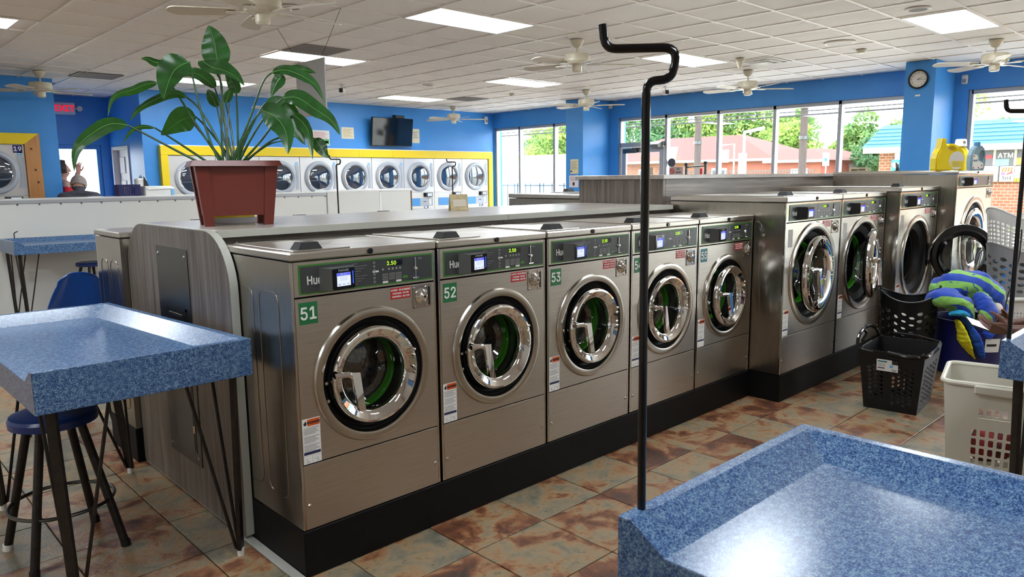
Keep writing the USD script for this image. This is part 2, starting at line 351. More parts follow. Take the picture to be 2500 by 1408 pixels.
OFFW = noisy('warm_white_paint', (196, 188, 176), (204, 196, 184), (1, 1, 1), 2, rough=0.6)
wall('wall_left', [(X0-0.2, X0, Y0, YL+0.2, 0, H+0.02)], OFFW)
wall('wall_front', [(X0-0.2, XW+0.25, Y0-0.2, Y0, 0, H+0.02)], OFFW)
col_far = tag(obj('wall_column', MB().box(9.86, XW+0.02, 6.97, 7.42, 0, H), BLUEWALL, None, False), kind='structure')
col_near = tag(obj('wall_column', MB().box(9.82, XW+0.02, 0.70, 1.084, 0, H), BLUEWALL, None, False), kind='structure')

# window wall glazing
def glazed(name, ys, z0, z1, transom=None, door=None):
    g = sgroup(name); xa, xb, w = XW+0.03, XW+0.15, 0.028
    for y in ys: obj('mullion', MB().box(xa, xb, y-w, y+w, z0, z1, 0.004), ALU, g)
    ya, yb = min(ys), max(ys)
    obj('head_rail', MB().box(xa, xb, ya, yb, z1-0.06, z1, 0.004), ALU, g); obj('sill_rail', MB().box(xa, xb, ya, yb, z0, z0+0.06, 0.004), ALU, g)
    for y1, y2 in zip(sorted(ys), sorted(ys)[1:]):
        if door and y1 >= door-0.01: continue
        obj('pane', MB().box(XW+0.085, XW+0.091, y1+w, y2-w, z0+0.05, z1-0.05), GLASS, g, smooth=False)
    return g
glazed('window_1', [0.50, -1.05, -2.6, -4.15, -5.7], 0.45, ZW)
g2 = glazed('window_2', [1.12, 2.338, 3.439, 4.513, 5.635, 6.745], 0.45, ZW, door=5.635)
glazed('window_3', [7.44, 8.561, 9.654, 10.45], 0.35, ZW)
ZT = 2.36
obj('transom_rail', MB().box(XW+0.03, XW+0.15, 5.635, 6.745, ZT-0.09, ZT, 0.004), ALU, g2)
obj('pane', MB().box(XW+0.085, XW+0.091, 5.66, 6.72, ZT, ZW-0.05), GLASS, g2, smooth=False)
door = sgroup('door_1'); ya, yb = 5.69, 6.70
for a, b, c, d in ((ya, ya+0.1, 0.02, ZT-0.1), (yb-0.1, yb, 0.02, ZT-0.1), (ya+0.1, yb-0.1, ZT-0.2, ZT-0.1), (ya+0.1, yb-0.1, 0.02, 0.25)):
    obj('door_rail', MB().box(XW+0.05, XW+0.1, a, b, c, d, 0.004), ALU, door)
obj('pane', MB().box(XW+0.072, XW+0.078, ya+0.1, yb-0.1, 0.25, ZT-0.2), GLASS, door, smooth=False)
obj('closer', MB().box(XW-0.03, XW+0.05, yb-0.42, yb-0.08, ZT-0.21, ZT-0.13, 0.01).box(XW-0.01, XW+0.02, yb-0.6, yb-0.3, ZT-0.12, ZT-0.1), DARKSTEEL, door)
obj('door_pull', MB().tube([(XW-0.04, ya+0.06, 0.95), (XW-0.04, ya+0.06, 1.35)], 0.014), ALU, door)
obj('overhead_sensor', MB().hull(np.array([(XW-0.12, 5.72, ZT-0.06), (XW-0.12, 5.95, ZT-0.06), (XW+0.03, 5.70, ZT-0.12), (XW+0.03, 5.97, ZT-0.12), (XW+0.03, 5.70, ZT), (XW+0.03, 5.97, ZT), (XW-0.08, 5.73, ZT-0.12), (XW-0.08, 5.94, ZT-0.12)])), P('sensor_grey', (120, 118, 116), 0.4), door)
# passage: glazed end door and six-panel side door
d2 = sgroup('door_2')
for a, b, c, d in ((1.93, 2.00, 0, 2.36), (2.60, 2.67, 0, 2.36), (2.00, 2.60, 2.28, 2.36), (2.00, 2.60, 0, 0.2)):
    obj('door_rail', MB().box(a, b, YA+0.03, YA+0.09, c, d, 0.004), BLUEWALL, d2)
obj('pane', MB().box(2.0, 2.6, YA+0.055, YA+0.06, 0.2, 2.28), GLASS, d2, smooth=False)
d3 = sgroup('door_3'); DW = P('door_white', (214, 206, 204), 0.45)
obj('door_leaf', MB().box(2.90, 2.94, 11.30, 12.10, 0.01, 2.26, 0.003), DW, d3)
for (a, b) in ((11.38, 11.66), (11.74, 12.02)):
    for (c, d) in ((0.2, 0.85), (1.0, 1.72), (1.84, 2.14)): obj('door_panel', MB().box(2.882, 2.905, a, b, c, d, 0.012), DW, d3)
for a, b, c, d in ((11.24, 11.30, 0, 2.32), (12.10, 12.16, 0, 2.32), (11.30, 12.10, 2.26, 2.32)): obj('door_jamb', MB().box(2.80, 2.96, a, b, c, d, 0.004), DW, d3)
obj('door_knob', MB().lathe([(0, 0.07), (0.025, 0.065), (0.03, 0.045), (0.012, 0.03), (0.012, 0), ], 12).xf(lambda v: v[:, [2, 1, 0]]*np.array([-1, 1, 1])+np.array([2.90, 11.36, 1.0])), STEEL_SMOOTH, d3)
# base boards along the visible walls
struct('baseboard_back', MB().box(2.82, XW, YB-0.012, YB, 0, 0.1), BLACK, smooth=False)

# ------------------------------------------------------------------ ceiling lights, fans, fittings
LENS = EM('troffer_lens', (240, 248, 255), LAMP)
def troffer(x, y, label, group=None):
    t = thing('ceiling_light', label, 'ceiling light', (x, y, H-0.012), group=group)
    m = MB()
    for a, b, c, d in ((0, 1.21, 0, 0.02), (0, 1.21, 0.56, 0.58), (0, 0.02, 0.02, 0.56), (1.19, 1.21, 0.02, 0.56)): m.box(a, b, c, d, 0, 0.012)
    obj('frame', m, BAR, t, smooth=False); obj('diffuser', MB().box(0.02, 1.19, 0.02, 0.56, 0.003, 0.010), LENS, t, smooth=False)
CX = [-0.93, 2.885, 6.605]
TR = [(2.905, 2.63, 'bright ceiling light panel nearest the big fan, left of centre'), (2.865, 5.61, 'bright ceiling light panel behind the hanging grey sign'), (6.61, 5.66, 'bright ceiling light panel between the two fans at mid ceiling'),
      (6.60, 8.68, 'bright ceiling light panel just above the wall television'), (6.61, -0.51, 'bright ceiling light panel at upper right near the wall clock column'), (6.62, 2.63, 'bright ceiling light panel half hidden behind the black hook'),
      (-0.93, 5.58, 'bright ceiling light panel cut by the left picture edge'), (2.80, 8.64, 'bright ceiling light panel seen behind the plant leaves')]
for x, y, l in TR: troffer(x, y, l)
for x, y in ((2.9, -0.51), (2.9, -3.6), (6.6, -3.6), (-0.93, 2.63), (-0.93, -0.51), (-0.93, -3.6), (-4.2, 2.63), (-4.2, -0.51), (-4.2, 5.6)):
    troffer(x, y, 'bright ceiling light panel outside the picture, behind or above the camera', 'ceiling lights outside the picture')

def blade_mesh():
    o = [(0.19, -0.045)]+[(0.22, -0.06), (0.60, -0.075)]+arc(0.60, 0, 0.075, -math.pi/2, math.pi/2, 8)+[(0.22, 0.06), (0.19, 0.045)]
    m = MB().poly(Polygon(o), 0.007, (0, 0, 0), (1, 0, 0), (0, 1, 0)); a = math.radians(11)
    return m.xf(lambda v: np.stack([v[:, 0], v[:, 1]*math.cos(a)-v[:, 2]*math.sin(a), v[:, 1]*math.sin(a)+v[:, 2]*math.cos(a)], 1)).move((0, 0, -0.265))
def fan(x, y, rot, label):
    t = thing('ceiling_fan', label, 'ceiling fan', (x, y, H-0.003), rot)
    obj('canopy', MB().lathe([(0, 0), (0.075, 0), (0.075, -0.02), (0.05, -0.065), (0.02, -0.085), (0, -0.085)][::-1], 24), CREAM, t)
    obj('down_rod', MB().cyl((0, 0, -0.16), 0.012, 0.09, 12), CREAM, t)
    obj('motor', MB().lathe([(0, -0.145), (0.06, -0.145), (0.135, -0.155), (0.143, -0.175), (0.143, -0.235), (0.125, -0.262), (0.09, -0.275), (0, -0.275)][::-1], 36), CREAM, t)
    obj('switch_cup', MB().lathe([(0, -0.27), (0.055, -0.27), (0.055, -0.335), (0.045, -0.35), (0, -0.352)][::-1], 24), CREAM, t)
    for k in range(5):
        a = 2*math.pi*k/5
        b = obj('blade', blade_mesh().rotz(a), BLADE, t)
        obj('blade_bracket', MB().poly(Polygon([(0.08, -0.02), (0.17, -0.035), (0.25, -0.04), (0.27, 0), (0.25, 0.04), (0.17, 0.035), (0.08, 0.02)]), 0.006, (0, 0, -0.272), (1, 0, 0), (0, 1, 0)).rotz(a), CREAM, b)
    return t
fan(1.27, 2.72, 2, 'big cream ceiling fan at the top left, cut by the picture edge')
fan(1.161, 9.239, 10, 'cream ceiling fan before the exit sign, at far left')
fan(5.06, 9.625, 25, 'cream ceiling fan half hidden behind the hanging grey sign and leaves')
fan(8.877, 9.752, -33, 'cream ceiling fan in the far corner above the dryers')
fan(5.058, 2.912, -38, 'cream ceiling fan left of the black hook, nearest of the middle ones')
fan(8.831, 6.006, -52, 'cream ceiling fan before the far blue column')
fan(8.821, 2.899, -43, 'cream ceiling fan over the front windows right of the black hook')
fan(8.767, -0.238, 130, 'cream ceiling fan at the upper right beside the wall clock column')
def fitting(name, label, cat, x, y, prof, mat, n=28):
    return obj_top(name, label, cat, MB().lathe(prof, n, (0, 0, 0)), mat, (x, y, H-0.004))
def obj_top(name, label, cat, mb, mat, loc=(0, 0, 0), group=None, kind=None, smooth=30):
    mb.move(loc); return tag(obj(name, mb, mat, None, smooth), label, cat, group, kind)
VENT = P('vent_grey', (128, 120, 114), 0.6); PERF = noisy('speaker_grille', (226, 220, 210), (190, 184, 176), (1, 1, 1), 220, rough=0.6)
def round_vent(x, y, r, label, inner=PERF):
    t = thing('ceiling_speaker', label, 'ceiling speaker', (x, y, H-0.004))
    obj('rim', MB().lathe([(r, 0.004), (r, -0.006), (r-0.012, -0.012), (r-0.03, -0.008), (r-0.03, 0.004)], 32), BAR, t); obj('grille', MB().lathe([(r-0.03, -0.006), (0, -0.004)], 32), inner, t)
round_vent(7.538, 1.043, 0.17, 'round white perforated speaker in the ceiling at upper right')
round_vent(6.302, -0.195, 0.11, 'small round recessed fitting in the ceiling before the upper right light', VENT)
round_vent(1.927, 3.517, 0.10, 'small round grey vent in the ceiling beside the big fan', VENT)
round_vent(6.221, 7.135, 0.10, 'small round grey fitting in the far ceiling left of centre', VENT)
def detector(x, y, label, r=0.06, h=0.04):
    t = thing('smoke_detector', label, 'smoke detector', (x, y, H-0.004))
    obj('base', MB().lathe([(r, 0.002), (r, -h*0.45), (0, -h*0.45)][::-1], 24), CREAM, t); obj('cap', MB().lathe([(r*0.8, -h*0.45), (r*0.7, -h), (0, -h)][::-1], 24), CREAM, t)
detector(8.238, 1.069, 'small round cream detector on the ceiling right of the round speaker'); detector(8.196, 7.238, 'small round cream detector on the far ceiling near the corner column', 0.05)
t = thing('motion_sensor', 'cream cone shaped sensor hanging from the ceiling by the square vent', 'sensor', (7.70, 2.40, H-0.004))
obj('base', MB().lathe([(0.06, 0), (0.06, -0.03), (0, -0.03)][::-1], 20), CREAM, t); obj('cone', MB().lathe([(0.05, -0.03), (0.035, -0.09), (0.015, -0.125), (0, -0.128)][::-1], 20), CREAM, t)
t = thing('air_diffuser', 'square white air diffuser in the ceiling near the front windows', 'air vent', (8.17, 2.33, H-0.004))
for k, w in enumerate((0.27, 0.19, 0.11)): obj('louvre', MB().poly(sbox(-w, -w, w, w).difference(sbox(-w+0.03, -w+0.03, w-0.03, w-0.03)) if k < 2 else sbox(-w, -w, w, w), 0.008, (0, 0, -0.006-0.012*k), (1, 0, 0), (0, 1, 0)), WHITEPL, t, smooth=False)
def square_vent(x, y, label):
    t = thing('return_vent', label, 'air vent', (x, y, H-0.012))
    obj('frame', MB().poly(sbox(-0.29, -0.28, 0.29, 0.28).difference(sbox(-0.26, -0.25, 0.26, 0.25)), 0.01, (0, 0, 0), (1, 0, 0), (0, 1, 0)), VENT, t, smooth=False)
    obj('backing', MB().box(-0.26, 0.26, -0.25, 0.25, 0.006, 0.009), P('vent_dark', (96, 90, 86), 0.7), t, smooth=False)
    for k in range(12): obj('slat', MB().box(-0.26, 0.26, -0.245+0.042*k, -0.22+0.042*k, 0.001, 0.006), VENT, t, smooth=False)
square_vent(8.10, 8.37, 'grey square return vent in the ceiling by the far corner fan'); square_vent(3.18, 5.31, 'grey square return vent in the ceiling behind the hanging sign'); square_vent(1.87, 9.25, 'grey square return vent in the ceiling near the exit sign')
def camera_thing(x, y, label, aim):
    t = thing('security_camera', label, 'security camera', (x, y, H-0.004), aim)
    obj('mount', MB().cyl((0, 0, -0.05), 0.012, 0.05, 10).cyl((0, 0, -0.008), 0.035, 0.008, 16), WHITEPL, t)
    b = obj('body', MB().box(-0.06, 0.06, -0.035, 0.035, -0.125, -0.05, 0.012), WHITEPL, t); obj('lens', MB().box(-0.075, -0.058, -0.03, 0.03, -0.12, -0.055, 0.005), BLACKGLOSS, b)
camera_thing(5.133, 8.007, 'small dark faced security camera on the ceiling right of the hanging sign', 40); camera_thing(9.54, 4.834, 'small dark faced security camera under the ceiling by the black hook', 60)

# hanging grey sign
t = thing('hanging_sign', 'plain grey sign panel hung from the ceiling on two thin wires', 'sign', (0, 0, 0))
c4 = [PX(q, 2.27) for q in ((725, 155), (793, 140), (797, 283), (726, 262))]
ys, zs = sorted(p[1] for p in c4), sorted(p[2] for p in c4); y1, y2 = 3.575, 4.12
obj('panel', MB().box(2.262, 2.278, y1, y2, 2.30, 2.817, 0.002), P('sign_grey', (150, 148, 144), 0.35), t)
obj('wire', MB().tube([(2.27, 3.25, H), (2.27, y1+0.06, 2.817)], 0.0022, 6), DARKSTEEL, t); obj('wire', MB().tube([(2.27, 4.47, H), (2.27, y2-0.06, 2.817)], 0.0022, 6), DARKSTEEL, t)

# exit sign
t = thing('exit_sign', 'grey exit sign with red letters on the blue wall above the glass door', 'exit sign', (0, 0, 0))
obj('housing', MB().box(1.97, 2.30, YA-0.06, YA, 2.87, 3.08, 0.01), P('exit_grey', (206, 212, 222), 0.4), t)
obj('letters', TXT('EXIT', 0.10, (2.135, YA-0.061, 2.93), depth=0.004, bold=True), EM('exit_red', (255, 24, 56), 0.7), t)
obj('lamp_head', MB().cyl((2.36, YA-0.06, 2.98), 0.045, 0.05, 16, '-y').box(2.30, 2.36, YA-0.05, YA-0.03, 2.965, 2.995), WHITEPL, t)

# wall clock
t = thing('wall_clock', 'round wall clock with black rim and white face on the blue column', 'clock', (0, 0, 0))
cc = np.array([9.82, 0.907, 2.962]); Rr = (0, -1, 0)
def onx(prof, n=40): return MB().lathe(prof, n).xf(lambda v: np.stack([-v[:, 2], -v[:, 1], v[:, 0]], 1)+cc)
obj('rim', onx([(0.128, 0), (0.128, 0.035), (0.118, 0.042), (0.108, 0.034), (0.108, 0.012)]), BLACKGLOSS, t)
fc = obj('face', onx([(0.109, 0.014), (0, 0.014)]), P('clock_face', (222, 216, 208), 0.5), t)
for h in range(1, 13):
    a = math.radians(30*h); o = cc+np.array([-0.0145, -0.086*math.sin(a), 0.086*math.cos(a)-0.010])
    obj('numeral', TXT(str(h), 0.021, o, Rr), BLACKPRINT, fc)
def hand(a, l, w):
    a = math.radians(a); d = np.array([0, -math.sin(a), math.cos(a)]); s = np.array([0, -math.cos(a), -math.sin(a)]); b = cc+np.array([-0.018, 0, 0])
    return MB().hull([b-d*0.015+s*w, b-d*0.015-s*w, b+d*l+s*w*0.5, b+d*l-s*w*0.5]+[q+np.array([-0.002, 0, 0]) for q in (b-d*0.015+s*w, b-d*0.015-s*w, b+d*l+s*w*0.5, b+d*l-s*w*0.5)])
obj('hour_hand', hand(62, 0.055, 0.003), BLACKPRINT, t); obj('minute_hand', hand(97, 0.085, 0.0022), BLACKPRINT, t); obj('second_hand', hand(180, 0.03, 0.001), BLACKPRINT, t)
obj_top('wall_tag', 'tiny white tag on the blue column under the clock', 'tag', MB().box(9.812, 9.82, 0.875, 0.94, 2.735, 2.757, 0.002), WHITEPL)
for nm, yy, xx, zz, lb in (('motion_detector', 0.585, XW, 3.0, 'small white motion detector on the blue wall right of the clock column'), ):
    t = thing(nm, lb, 'sensor', (xx, yy, zz)); obj('case', MB().box(-0.05, 0, -0.04, 0.04, -0.07, 0.06, 0.015), WHITEPL, t); obj('lens', MB().box(-0.056, -0.048, -0.025, 0.025, -0.05, 0.0, 0.004), GREYPL, t)
t = thing('motion_detector', 'small white motion detector in the corner beside the last dryer', 'sensor', (10.45, YB, 3.04)); obj('case', MB().box(-0.05, 0.05, -0.05, 0, -0.09, 0.08, 0.015), WHITEPL, t); obj('lens', MB().box(-0.03, 0.03, -0.056, -0.048, -0.06, 0.0, 0.004), GREYPL, t)
obj_top('alarm_sounder', 'small white box on the blue header beside the black hook', 'alarm', MB().box(XW-0.05, XW, 6.95-0.05, 6.95+0.06, 3.05, 3.14, 0.012), WHITEPL)
# ------------------------------------------------------------------ washers
TRIMSTEEL = P('trim_steel', (186, 180, 170), 0.22, 1.0)
STICK = {'green': GREENSTICK, 'teal': TEALSTICK}
def washer(loc, W, D, zl, zs, zc, zt, cx, cz, R, ang, label, number=None, stick='green', group=None, rotz=0, big=False, digits='2.50', simple=False, hole=0.51, ri=0.525):
    """front face in the plane y = 0 of the thing, looking towards -y; zl, zs, zc: seams; zt: lid top"""
    zb = 0.213; s = R/0.305; t = thing('washing_machine', label, 'washing machine', loc, rotz, group)
    # cabinet: open box
    m = MB(); th = 0.012
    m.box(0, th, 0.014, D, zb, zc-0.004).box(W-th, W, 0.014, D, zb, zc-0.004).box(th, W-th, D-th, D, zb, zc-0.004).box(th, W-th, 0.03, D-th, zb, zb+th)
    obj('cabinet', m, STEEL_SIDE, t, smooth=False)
    for xx in (0.0, W):
        e = MB(); sx = -0.001 if xx == 0 else W+0.001
        for (a, b, c, d) in ((0.12*D/0.65, 0.30*D/0.65, zb+0.10, zc-0.14), (0.36*D/0.65, 0.56*D/0.65, zb+0.10, zc-0.14)):
            p = np.array(rrect(a, c, b, d, 0.05).exterior.coords)[:-1]; e.tube([(sx, q[0], q[1]) for q in p], 0.0018, 5, closed=True)
        obj('side_embossing', e, STEEL_SIDE, t)
    for xx in (0.0, W-0.012): obj('corner_post', MB().box(xx, xx+0.012, 0.0, 0.014, zb, zc-0.004, 0.002), STEEL_SMOOTH, t)
    x0, x1 = 0.012, W-0.012; fr = sbox(x0, zl+0.004, x1, zs-0.003).difference(Point(cx, cz).buffer(R-0.02, quad_segs=24))
    obj('front_panel', MB().poly(fr, 0.014, (0, 0.014, 0)), STEEL, t, smooth=False)
    lp = obj('lower_panel', MB().box(x0, x1, 0, 0.014, zb, zl-0.002, 0.002), STEEL, t)
    for xx in (0.03, W-0.03): obj('screw', MB().lathe([(0, 0.006), (0.006, 0.005), (0.009, 0.0)][::-1], 12, (xx, 0, zb+0.37*(zl-zb)), '-y'), STEEL_SMOOTH, lp)
    obj('control_band', MB().box(x0, x1, 0, 0.014, zs+0.003, zc-0.004, 0.002), STEEL_SMOOTH if big else STEEL, t)
    obj('lid', MB().box(-0.004, W+0.004, -0.006, D+0.006, zc, zt, 0.006), STEEL, t)
    # soap box lid with its handle, lock in the lid edge
    f = W/0.735
    ha = obj('soap_lid', MB().box(0.03*f, 0.30*f, 0.03*f, D-0.06, zt, zt+0.006, 0.002), STEEL, t)
    hx, hy = 0.115*f, 0.04*f
    obj('lid_handle', MB().hull([(hx-0.055, hy-0.005, zt+0.006), (hx+0.055, hy-0.005, zt+0.006), (hx-0.055, hy+0.07, zt+0.006), (hx+0.055, hy+0.07, zt+0.006), (hx-0.038, hy+0.004, zt+0.036), (hx+0.038, hy+0.004, zt+0.036), (hx-0.038, hy+0.06, zt+0.036), (hx+0.038, hy+0.06, zt+0.036)]), RUBBER if not simple else BLACK, ha)
    obj('lid_lock', MB().cyl((hole*W, -0.006, (zc+zt)/2), 0.0125, 0.006, 20, '-y'), BLACKGLOSS, t)
    # drum, tub, gasket behind the port
    obj('drum', MB().lathe([(R*0.62, -0.152), (R*0.84, -0.16), (R*0.84, -0.36), (0, -0.37)], 48, (cx, 0, cz), '-y'), DRUM, t)
    for k in range(3):
        a = 2*math.pi*k/3+0.5; lf = MB().hull([(cx+R*q*math.cos(a+w), y, cz+R*q*math.sin(a+w)) for q, w in ((0.84, -0.12), (0.84, 0.12), (0.66, 0)) for y in (0.15, 0.35)])
        obj('drum_lifter', lf, DRUM, t)
    obj('gasket', MB().lathe([(R*0.84, -0.004), (R*0.80, -0.03), (R*0.66, -0.05), (R*0.60, -0.09), (R*0.595, -0.105), (R*0.66, -0.12)], 48, (cx, 0, cz), '-y'), RUBBER, t)
    obj('gasket_ring', MB().lathe([(R*0.594, -0.106), (R*0.556, -0.110), (R*0.556, -0.15), (R*0.64, -0.155)], 48, (cx, 0, cz), '-y'), GREEN if ang < 90 else RUBBER, t)
    obj('door_trim', MB().lathe([(R, -0.001), (R*0.995, 0.005), (R*0.975, 0.013), (R*0.92, 0.016), (R*0.865, 0.012), (R*0.845, 0.001), (R*0.84, -0.03)], 64, (cx, 0, cz), '-y'), TRIMSTEEL, t)
    # door: chrome ring on a right-hand hinge
    hxp = cx+R*0.80
    def dr(mb): return mb.rotz(math.radians(ang), (hxp, 0.0))
    Ro, Ri = R*0.74, R*ri
    d = obj('door', dr(MB().lathe([(Ro*0.99, -0.02), (Ro, 0.004), (Ro*0.985, 0.02), (Ro*0.95, 0.030), (Ro*0.91, 0.0315), (R*0.60, 0.020), (R*0.555, 0.013), (Ri, 0.0), (Ri*0.985, -0.018)], 72, (cx, 0, cz), '-y')), CHROME, t)
    obj('door_back', dr(MB().lathe([(Ro*0.99, -0.02), (Ro*0.97, -0.034), (R*0.62, -0.036), (R*0.58, -0.05), (Ri*0.985, -0.018)], 56, (cx, 0, cz), '-y')), BLACKGLOSS, d)
    obj('door_glass', dr(MB().lathe([(Ri*0.99, -0.018), (Ri*0.93, -0.05), (Ri*0.84, -0.115 if not ang > 25 else -0.12), (Ri*0.7, -0.135), (Ri*0.35, -0.128), (0, -0.125)], 48, (cx, 0, cz), '-y')), DOORGLASS, d)
    hz = cz+0.06*s-0.02; hx0 = cx-R*0.70
    h = MB(); h.cyl((hx0, -0.03, hz), 0.017*s, 0.03, 16, '-y')
    h.tube(bend([(hx0-0.02*s, -0.055, hz), (hx0+0.05*s, -0.066, hz), (hx0+0.072*s, -0.07, hz-0.03*s), (hx0+0.085*s, -0.085, hz-0.165*s)], 0.02), [0.013*s]*4+[0.012*s]*4+[0.0125*s]*6 if False else 0.0125*s, 12)
    h.hull([(hx0+0.052*s, -0.058, hz+0.008), (hx0+0.09*s, -0.064, hz+0.004), (hx0+0.07*s, -0.075, hz-0.16*s), (hx0+0.102*s, -0.08, hz-0.165*s), (hx0+0.05*s, -0.078, hz+0.008), (hx0+0.088*s, -0.084, hz+0.004), (hx0+0.068*s, -0.097, hz-0.16*s), (hx0+0.1*s, -0.1, hz-0.165*s)])
    obj('door_handle', dr(h), CHROME, d)
    for k, dz in enumerate((0.062, 0.036, -0.02, -0.046)):
        obj('rivet', dr(MB().lathe([(0, 0.011), (0.006, 0.009), (0.0095, 0.0)][::-1], 12, (cx+R*0.645+0.004*(k in (0, 3)), -0.026, cz+(0.02+dz)*s), '-y')), CHROME, d)
    if ang > 10: obj('hinge', MB().box(hxp-0.012, hxp+0.02, -0.012, 0.004, cz+0.05, cz+0.10, 0.003).box(hxp-0.012, hxp+0.02, -0.012, 0.004, cz-0.10, cz-0.05, 0.003).tube([(hxp, -0.006, cz-0.11), (hxp, -0.006, cz+0.11)], 0.006, 8), BLACK, t)
    for lx, lz in ((cx-R*0.79, cz), (cx-R*0.77, cz-0.08*s)): obj('latch_screw', MB().lathe([(0, 0.006), (0.007, 0.004), (0.009, 0)][::-1], 10, (lx, 0.004, lz), '-y'), STEEL_SMOOTH, t)
    # control fascia
    zp0, zp1 = zs+0.012, zc-0.018; pm, pt = zp0+(zp1-zp0)/2, zp1-zp0; xp0, xp1 = 0.034*f, 0.718*f
    green = obj('fascia_border', MB().poly(rrect(xp0, zp0, xp1, zp1, 0.004), 0.002, (0, 0, 0)), PANELGREEN, t)
    fa = obj('control_fascia', MB().poly(rrect(xp0+0.007, zp0+0.007, xp1-0.007, zp1-0.007, 0.003), 0.0032, (0, 0, 0)), PANEL, t)
    y = -0.0034; q = pt/0.13
    obj('maker_lettering', TXT('Huebsch', 0.036*q, (xp0+0.036*f, y, pm-0.022*q), center=False, bold=True, squash=0.82), WHITE, fa)
    if not simple:
        obj('display', MB().box(0.468*f, 0.545*f, y-0.001, y, zp1-0.042*q, zp1-0.016*q), BLACKGLOSS, fa, smooth=False)
        obj('display_digits', TXT(digits, 0.018*q, (0.486*f, y-0.0014, zp1-0.038*q)), DIGITS, fa)
        bt = MB(); wt = MB(); gr = MB(); ic = MB()
        for i in range(3):
            for j in range(2):
                o = sbox(0, 0, 0.028*f, 0.013*q).difference(sbox(0.002, 0.002, 0.028*f-0.002, 0.013*q-0.002)); bt.poly(o, 0.0012, (0.437*f+0.036*f*i, y, zp0+(0.040-0.017*j)*q))
                bt.box(0.444*f+0.036*f*i, 0.459*f+0.036*f*i, y-0.001, y, zp0+(0.0455-0.017*j)*q, zp0+(0.0475-0.017*j)*q)
        for i in (0, 2): wt.box(0.437*f+0.036*f*i, 0.465*f+0.036*f*i, y-0.001, y, zp0+0.008*q, zp0+0.018*q)
        gr.box(0.545*f, 0.572*f, y-0.001, y, zp0+0.022*q, zp0+0.034*q)
        for i in range(9): ic.box(0.285*f, (0.31+0.016*((i*7) % 4))*f, y-0.0008, y, zp1-(0.018+0.0115*i)*q, zp1-(0.0165+0.0115*i)*q)
        for i in range(6): ic.poly(Point(0, 0).buffer(0.006*q, quad_segs=4).difference(Point(0, 0).buffer(0.0035*q, quad_segs=4)), 0.001, (0.395*f, y, zp1-(0.02+0.018*i)*q))
        for i in range(5): ic.poly(Point(0, 0).buffer(0.0055*q, quad_segs=3), 0.001, (0.44*f+0.02*f*i+(0.012*f if i else 0), y, zp1-0.056*q))
        wt.box(0.386*f, 0.40*f, y-0.001, y, zp1-0.066*q, zp1-0.058*q).box(0.402*f, 0.417*f, y-0.001, y, zp1-0.066*q, zp1-0.058*q)
        obj('button_outlines', bt, GREYPRINT, fa, smooth=False); obj('start_buttons', wt, WHITE, fa, smooth=False); obj('green_button', gr, PANELGREEN, fa, smooth=False); obj('cycle_icons', ic, GREYPRINT, fa, smooth=False)
    cs = obj('coin_slot', MB().box(0.612*f, 0.618*f, y-0.006, y, pm-0.004, zp1-0.014*q, 0.001).box(0.613*f, 0.621*f, y-0.004, y, zp0+0.022*q, pm-0.008, 0.001).box(0.598*f, 0.632*f, y-0.012, y, zp0+0.014*q, zp0+0.021*q, 0.002).lathe([(0, 0.012), (0.008, 0.011), (0.011, 0.0)][::-1], 14, (0.614*f, y, pm-0.003), '-y'), CHROME, fa)
    obj('price_mark', TXT('25¢', 0.009*q, (0.644*f, y, zp1-0.024*q)), GREYPRINT, fa)
    # card reader: a wedge with a tilted face
    xr = 0.124*f; zr = pm-0.006; hh = 0.052*q
    rd = obj('card_reader', MB().hull([(xr, 0, zr-hh), (xr, 0, zr+hh), (xr+0.168*f, 0, zr-hh), (xr+0.168*f, 0, zr+hh), (xr+0.026*f, -0.066, zr-hh*0.86), (xr+0.026*f, -0.066, zr+hh*0.98), (xr+0.142*f, -0.05, zr-hh*0.86), (xr+0.142*f, -0.05, zr+hh*0.98)]), READER if not big else BLACK, t)
    a = np.array([xr+0.026*f, -0.066, zr-hh*0.86]); b = np.array([xr+0.142*f, -0.05, zr-hh*0.86]); rt = (b-a)/np.linalg.norm(b-a); wd = np.linalg.norm(b-a); up = np.array([0, 0, 1.0]); hgt = hh*1.84
    rt2 = tuple(rt)
    o = a-0.0*up
    fcb = MB().poly(rrect(0.002, 0.002, wd-0.002, hgt-0.002, 0.006), 0.004, o, rt2, (0, 0, 1)); obj('reader_face', fcb, BLACKGLOSS, rd, smooth=False)
    nr = np.cross(rt, up)
    def onr(u, v, e=0.0042): return a+rt*u*wd+up*v*hgt+nr*e
    obj('screen', MB().frame(onr(0.18, 0.16), rt2, (0, 0, 1), wd*0.60, hgt*0.62), SCREEN, rd, smooth=False)
    obj('screen_bar', MB().frame(onr(0.18, 0.64, 0.0046), rt2, (0, 0, 1), wd*0.60, hgt*0.14), SCREENBAR, rd, smooth=False)
    obj('status_light', MB().frame(onr(0.88, 0.22), rt2, (0, 0, 1), wd*0.03, hgt*0.6), LEDBLUE, rd, smooth=False)
    if not simple and not big:
        obj('reader_lettering', TXT('FASCARD', 0.0085, onr(0.48, 0.845), rt2, bold=True), GREYPRINT, rd)
        obj('screen_price', TXT('$2.50', 0.0085, onr(0.46, 0.665, 0.0056), rt2, depth=0.0006), WHITE, rd)
        pl = MB()
        for i in range(3): pl.frame(onr(0.30+0.02*(i % 2), 0.58-0.075*i, 0.0046), rt2, (0, 0, 1), wd*0.34, hgt*0.014, 0.0006)
        for i in range(3): pl.frame(onr(0.23+0.19*i, 0.20, 0.0046), rt2, (0, 0, 1), wd*0.11, hgt*0.08, 0.0006)
        obj('screen_text', pl, NAVYPRINT, rd, smooth=False)
    # stickers and coin lock
    lk = obj('coin_lock', MB().poly(rrect(0.600*f, zs-0.118, 0.704*f, zs-0.010, 0.003), 0.003, (0, 0, 0)), STEEL_SMOOTH, t)
